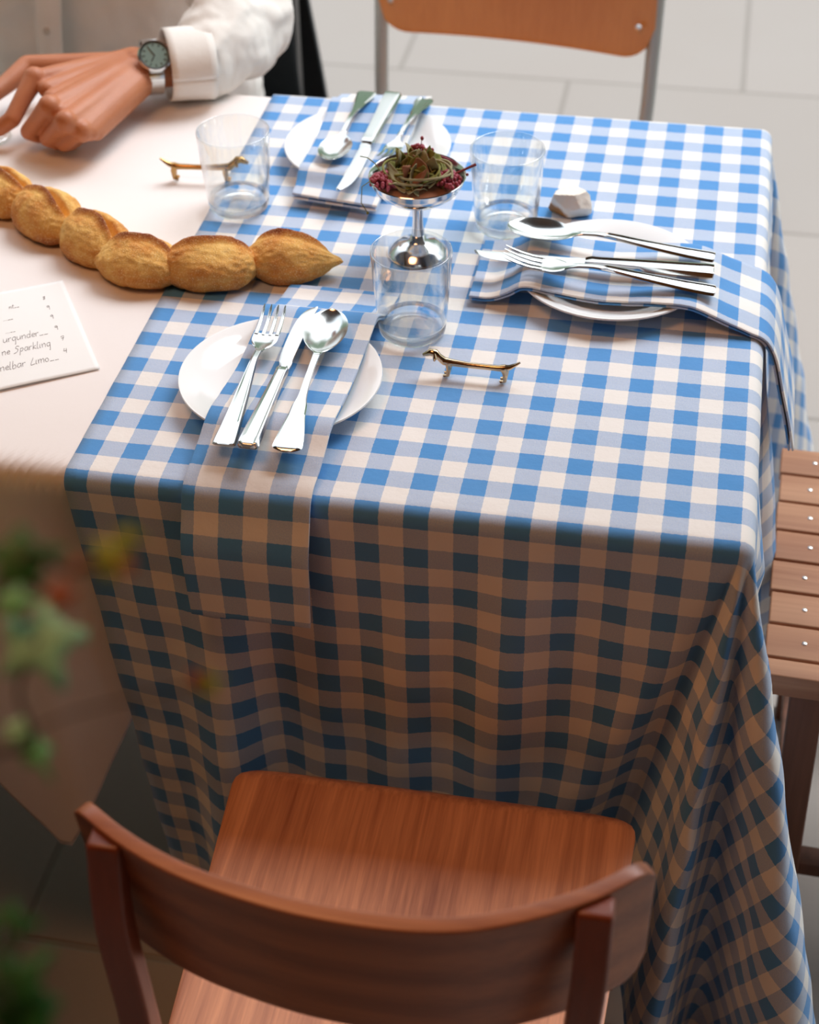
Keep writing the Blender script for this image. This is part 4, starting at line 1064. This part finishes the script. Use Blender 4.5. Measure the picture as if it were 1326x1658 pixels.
cs.matrix_local = Matrix.Translation(wc) @ R.to_4x4() @ Matrix.Scale(1.12, 4)
dl = MB().lathe([(.0003, .0043), (.0147, .0043), (.0148, .0038)], 40).build('dial', M['dial'], cs)
mb = MB()
for i in range(12):
    a = 2*PI*i/12; mb.box((math.cos(a)*.0122, math.sin(a)*.0122, .0046), (.003, .0009, .0004), Matrix.Rotation(a, 3, 'Z'))
for a, l in ((.6, .008), (2.6, .011)): mb.box((math.cos(a)*l/2, math.sin(a)*l/2, .0048), (l, .0011, .0003), Matrix.Rotation(a, 3, 'Z'))
mb.build('watch_hands', M['steel'], cs)
s2, cu2, fd2 = sleeve(SH2, E2, W2, 'sleeve')
o = link('cuff', grid_mesh('cuff', ring(Vector(pl(cu2))-fd2*.035, fd2, .044, .0415, .062, .95)), M['shirt'], pe); solidify(o, .0025, 0)
# trousers and shoes
tr = MB()
for s in (-1, 1):
    kx = -.96+s*.17
    tr.chain([(pl((-.96+s*.09, 1.17, .515)), .100), (pl((kx, .80, .53)), .072), (pl((kx+s*.01, .83, .12)), .062)])
tr.cap(pl((-1.05, 1.18, .51)), .10, pl((-.87, 1.18, .51)), .10)
o = tr.build('trousers', M['trousers'], pe, sharp=None); remesh(o, .007, 5); displace(o, .06, .012)
for s in (-1, 1):
    kx = -.96+s*.18
    o = MB().cap(pl((kx, .84, .045)), .042, pl((kx, .66, .040)), .038).build('shoe', M['trousers'], pe, sharp=None); remesh(o, .006, 4)
# the chair the person sits on, and the dark coat hanging from it
dc = thing('dark_chair', 'black chair the person sits on, draped with a coat', 'chair', (-.93, 1.22, 0))
MB().box((0, 0, .385), (.46, .44, .03), bev=.01).build('seat', M['dark_chair'], dc)
for sx in (-.17, .17):
    MB().beam((sx, .2, 0), (sx, .21, .84), .03, .03).build('rear_leg', M['dark_chair'], dc)
    MB().beam((sx, -.2, 0), (sx, -.19, .38), .03, .03).build('front_leg', M['dark_chair'], dc)
MB().box((0, .215, .78), (.38, .02, .12), bev=.006).build('backrest', M['dark_chair'], dc)
def coat():
    xs = np.linspace(-.30, .178, 60); prof = catmull([(.29, .20), (.285, .42), (.270, .60), (.262, .78), (.25, .865), (.215, .885), (.180, .86), (.170, .72), (.160, .56), (.152, .42), (.15, .20)], 8)
    Pt = np.zeros((60, len(prof), 3))
    for i, x in enumerate(xs):
        e_ = (i/59)
        for j, (y, z) in enumerate(prof):
            w_ = .014*math.sin(x*40+z*3)*(0.9-z)*1.5; xx = x+(0.10*(0.69-z) if e_ > .5 else -.1*(.69-z))*abs(e_-.5)*2
            Pt[i, j] = (xx-.0, y+(w_ if y > .215 else -w_)*1.0, z-0.12*max(0, abs(e_-.5)*2-.75))
    return Pt
o = link('coat', grid_mesh('coat', coat()), M['coat']); o.location = (-.93, 1.22, 0); solidify(o, .010, 0); tag(o, 'black coat hanging on the back of the person\'s chair', 'coat')

# ---------------------------------------------------------------- stemmed glass at the hand
cg = at(-22, 222, WT); 
sg = MB().lathe([(.0003, .002), (.006, .0022), (.026, .0012), (.031, .0), (.0325, .0012), (.026, .003), (.010, .005), (.0045, .011), (.0036, .03), (.0036, .055), (.0060, .062), (.016, .068), (.026, .080), (.030, .098), (.0285, .125), (.0265, .140),
    (.0255, .140), (.0273, .125), (.0287, .098), (.0248, .081), (.0150, .070), (.004, .065), (.0003, .0645)], 64).build('stemmed_glass', M['thin_glass'], None, sharp=None)
sg.location = (cg[0], cg[1], WT+.0003); tag(sg, 'small stemmed glass under the person\'s left hand, cut by the photo edge', 'glass')

# ---------------------------------------------------------------- ivy in the foreground
iv = thing('ivy_plant', 'blurred green climbing plant at the lower left, close to the viewer', 'plant', (-.93, -.34, 0))
def li(p): return Vector(p)-Vector((-.93, -.34, 0))
MB().lathe([(.0005, 0), (.11, 0), (.12, .02), (.155, .48), (.165, .50), (.165, .53), (.148, .53), (.14, .49), (.0005, .49)], 40).build('pot', M['pot'], iv)
MB().ball((0, 0, .48), (.14, .14, .025), 24, 10).build('soil', M['soil'], iv)
fo = MB(); r3 = random.Random(5)  # unseen leaf crown, added to keep lamp light off the lower left cloth
for i in range(900):
    a, b_, k_ = r3.uniform(0, 2*PI), r3.uniform(-.6, 1), r3.uniform(.55, 1)
    c_ = Vector((math.cos(a)*math.sqrt(max(0, 1-b_*b_))*.26*k_, math.sin(a)*math.sqrt(max(0, 1-b_*b_))*.24*k_, 0.74+b_*.26*k_))
    Rl = Matrix.Rotation(r3.uniform(0, 6.3), 3, 'Z') @ Matrix.Rotation(r3.uniform(-1.2, 1.2), 3, 'X') @ Matrix.Rotation(r3.uniform(-1, 1), 3, 'Y'); s_ = r3.uniform(.022, .04)
    P_ = [(-.7, 0, 0), (-.3, -.55, .1), (.1, -.7, .1), (.35, -.3, .04), (1, 0, 0), (.35, .3, .04), (.1, .7, .1), (-.3, .55, .1)]
    fo.add([c_+Rl @ (Vector(q_)*s_) for q_ in P_], [(0, 1, 2, 3, 4), (0, 4, 5, 6, 7)])
o = fo.build('added_foliage', M['leaf_dark'], iv, sharp=None); o['kind'] = 'stuff'
def onray(x, y, d): r = RC.T @ np.array([(x-663)/F_PX, (y-829)/F_PX, 1.0]); return CAM+r/np.linalg.norm(r)*d
def ivy_leaf(size, lobes=5):
    k = 60; pts = []
    for i in range(k):
        a = 2*PI*i/k
        r = 0.55+0.33*max(0, math.cos(a*lobes/1.0))**1.0*(0.8+0.4*math.cos(a)) if True else 1
        if abs(a-PI) < .35: r *= 0.55+abs(a-PI)
        pts.append((math.cos(a)*r*size/2, math.sin(a)*r*size/2))
    mb = MB(); vs_ = [(0, 0, 0.0)]; fs = []
    for ring_ in (0.5, 1.0):
        for (x, y) in pts: vs_.append((x*ring_, y*ring_, -0.10*(x*x+y*y)*ring_**2/size*4+0.06*abs(y)*ring_))
    for i in range(k):
        j = (i+1) % k; fs.append((0, 1+i, 1+j)); fs.append((1+i, 1+k+i, 1+k+j, 1+j))
    return mb.add(vs_, fs)
view = Vector(RC[2])
def add_leaf(px, py, d, size, ang, mat, stretch=1.0, tilt=0.5, lobes=5):
    p = li(onray(px, py, d)); o = ivy_leaf(size, lobes).build('leaf', mat, iv); solidify(o, .0005, 0)
    z = (-view*0.8+Vector((0, 0.25, 1.0))*tilt).normalized(); x = Vector((1, 0, 0)); x = (x-z*x.dot(z)).normalized(); y = z.cross(x)
    R = Matrix((x, y, z)).transposed() @ Matrix.Rotation(ang, 3, 'Z')
    o.matrix_local = Matrix.Translation(p) @ R.to_4x4() @ Matrix.Diagonal((1, stretch, 1, 1)); return p
LV = [(62, 1035, .60, .036, -.9, 'leaf_pale', .95), (20, 975, .60, .018, .3, 'leaf', .8), (110, 1030, .61, .014, 0, 'leaf_pale', .6), (28, 908, .52, .027, .5, 'leaf_dark', .9), (178, 905, .52, .020, 1.2, 'leaf_yellow', .8),
      (52, 1208, .60, .026, -.85, 'leaf', .45), (25, 1185, .6, .012, 0.2, 'leaf_pale', 1.0), (20, 1600, .56, .030, 1.0, 'leaf_dark', .8), (38, 1650, .56, .030, -.5, 'leaf_dark', .8), (334, 1108, .54, .010, .6, 'leaf_yellow', 1), (318, 1098, .54, .008, 0, 'leaf_rust', 1),
      (95, 965, .50, .012, .6, 'leaf_rust', 1.0), (125, 915, .50, .008, .6, 'leaf_rust', .5), (8, 1500, .58, .022, .3, 'leaf_dark', .8), (205, 868, .52, .010, .2, 'leaf_yellow', .8), (205, 915, .5, .007, .2, 'leaf_rust', 1)]
P0 = []
for a in LV: P0.append(add_leaf(a[0], a[1], a[2], a[3]*1.2, a[4], M[a[5]], a[6]))
root = Vector((.08, -.05, .62))
def stem(targets, r=.0011):
    pts = [root+Vector((rnd.uniform(-.03, .03), rnd.uniform(-.03, .03), 0))]+[Vector(t_) for t_ in targets]
    MB().tube(catmull([tuple(p) for p in pts], 10), r, 6).build('stem', M['stem'], iv)
out = li(onray(-160, 1500, .62)); out2 = li(onray(-90, 1150, .58))
stem([out, out2, P0[3], li(onray(110, 925, .52)), P0[4]]); stem([out, li(onray(-60, 1250, .60)), P0[5], li(onray(30, 1120, .6)), P0[0]]); stem([out, P0[13], P0[7]])
stem([out, li(onray(-80, 1300, .58)), li(onray(60, 1180, .56)), li(onray(220, 1130, .54)), P0[9]], .0005); stem([out, P0[8]])
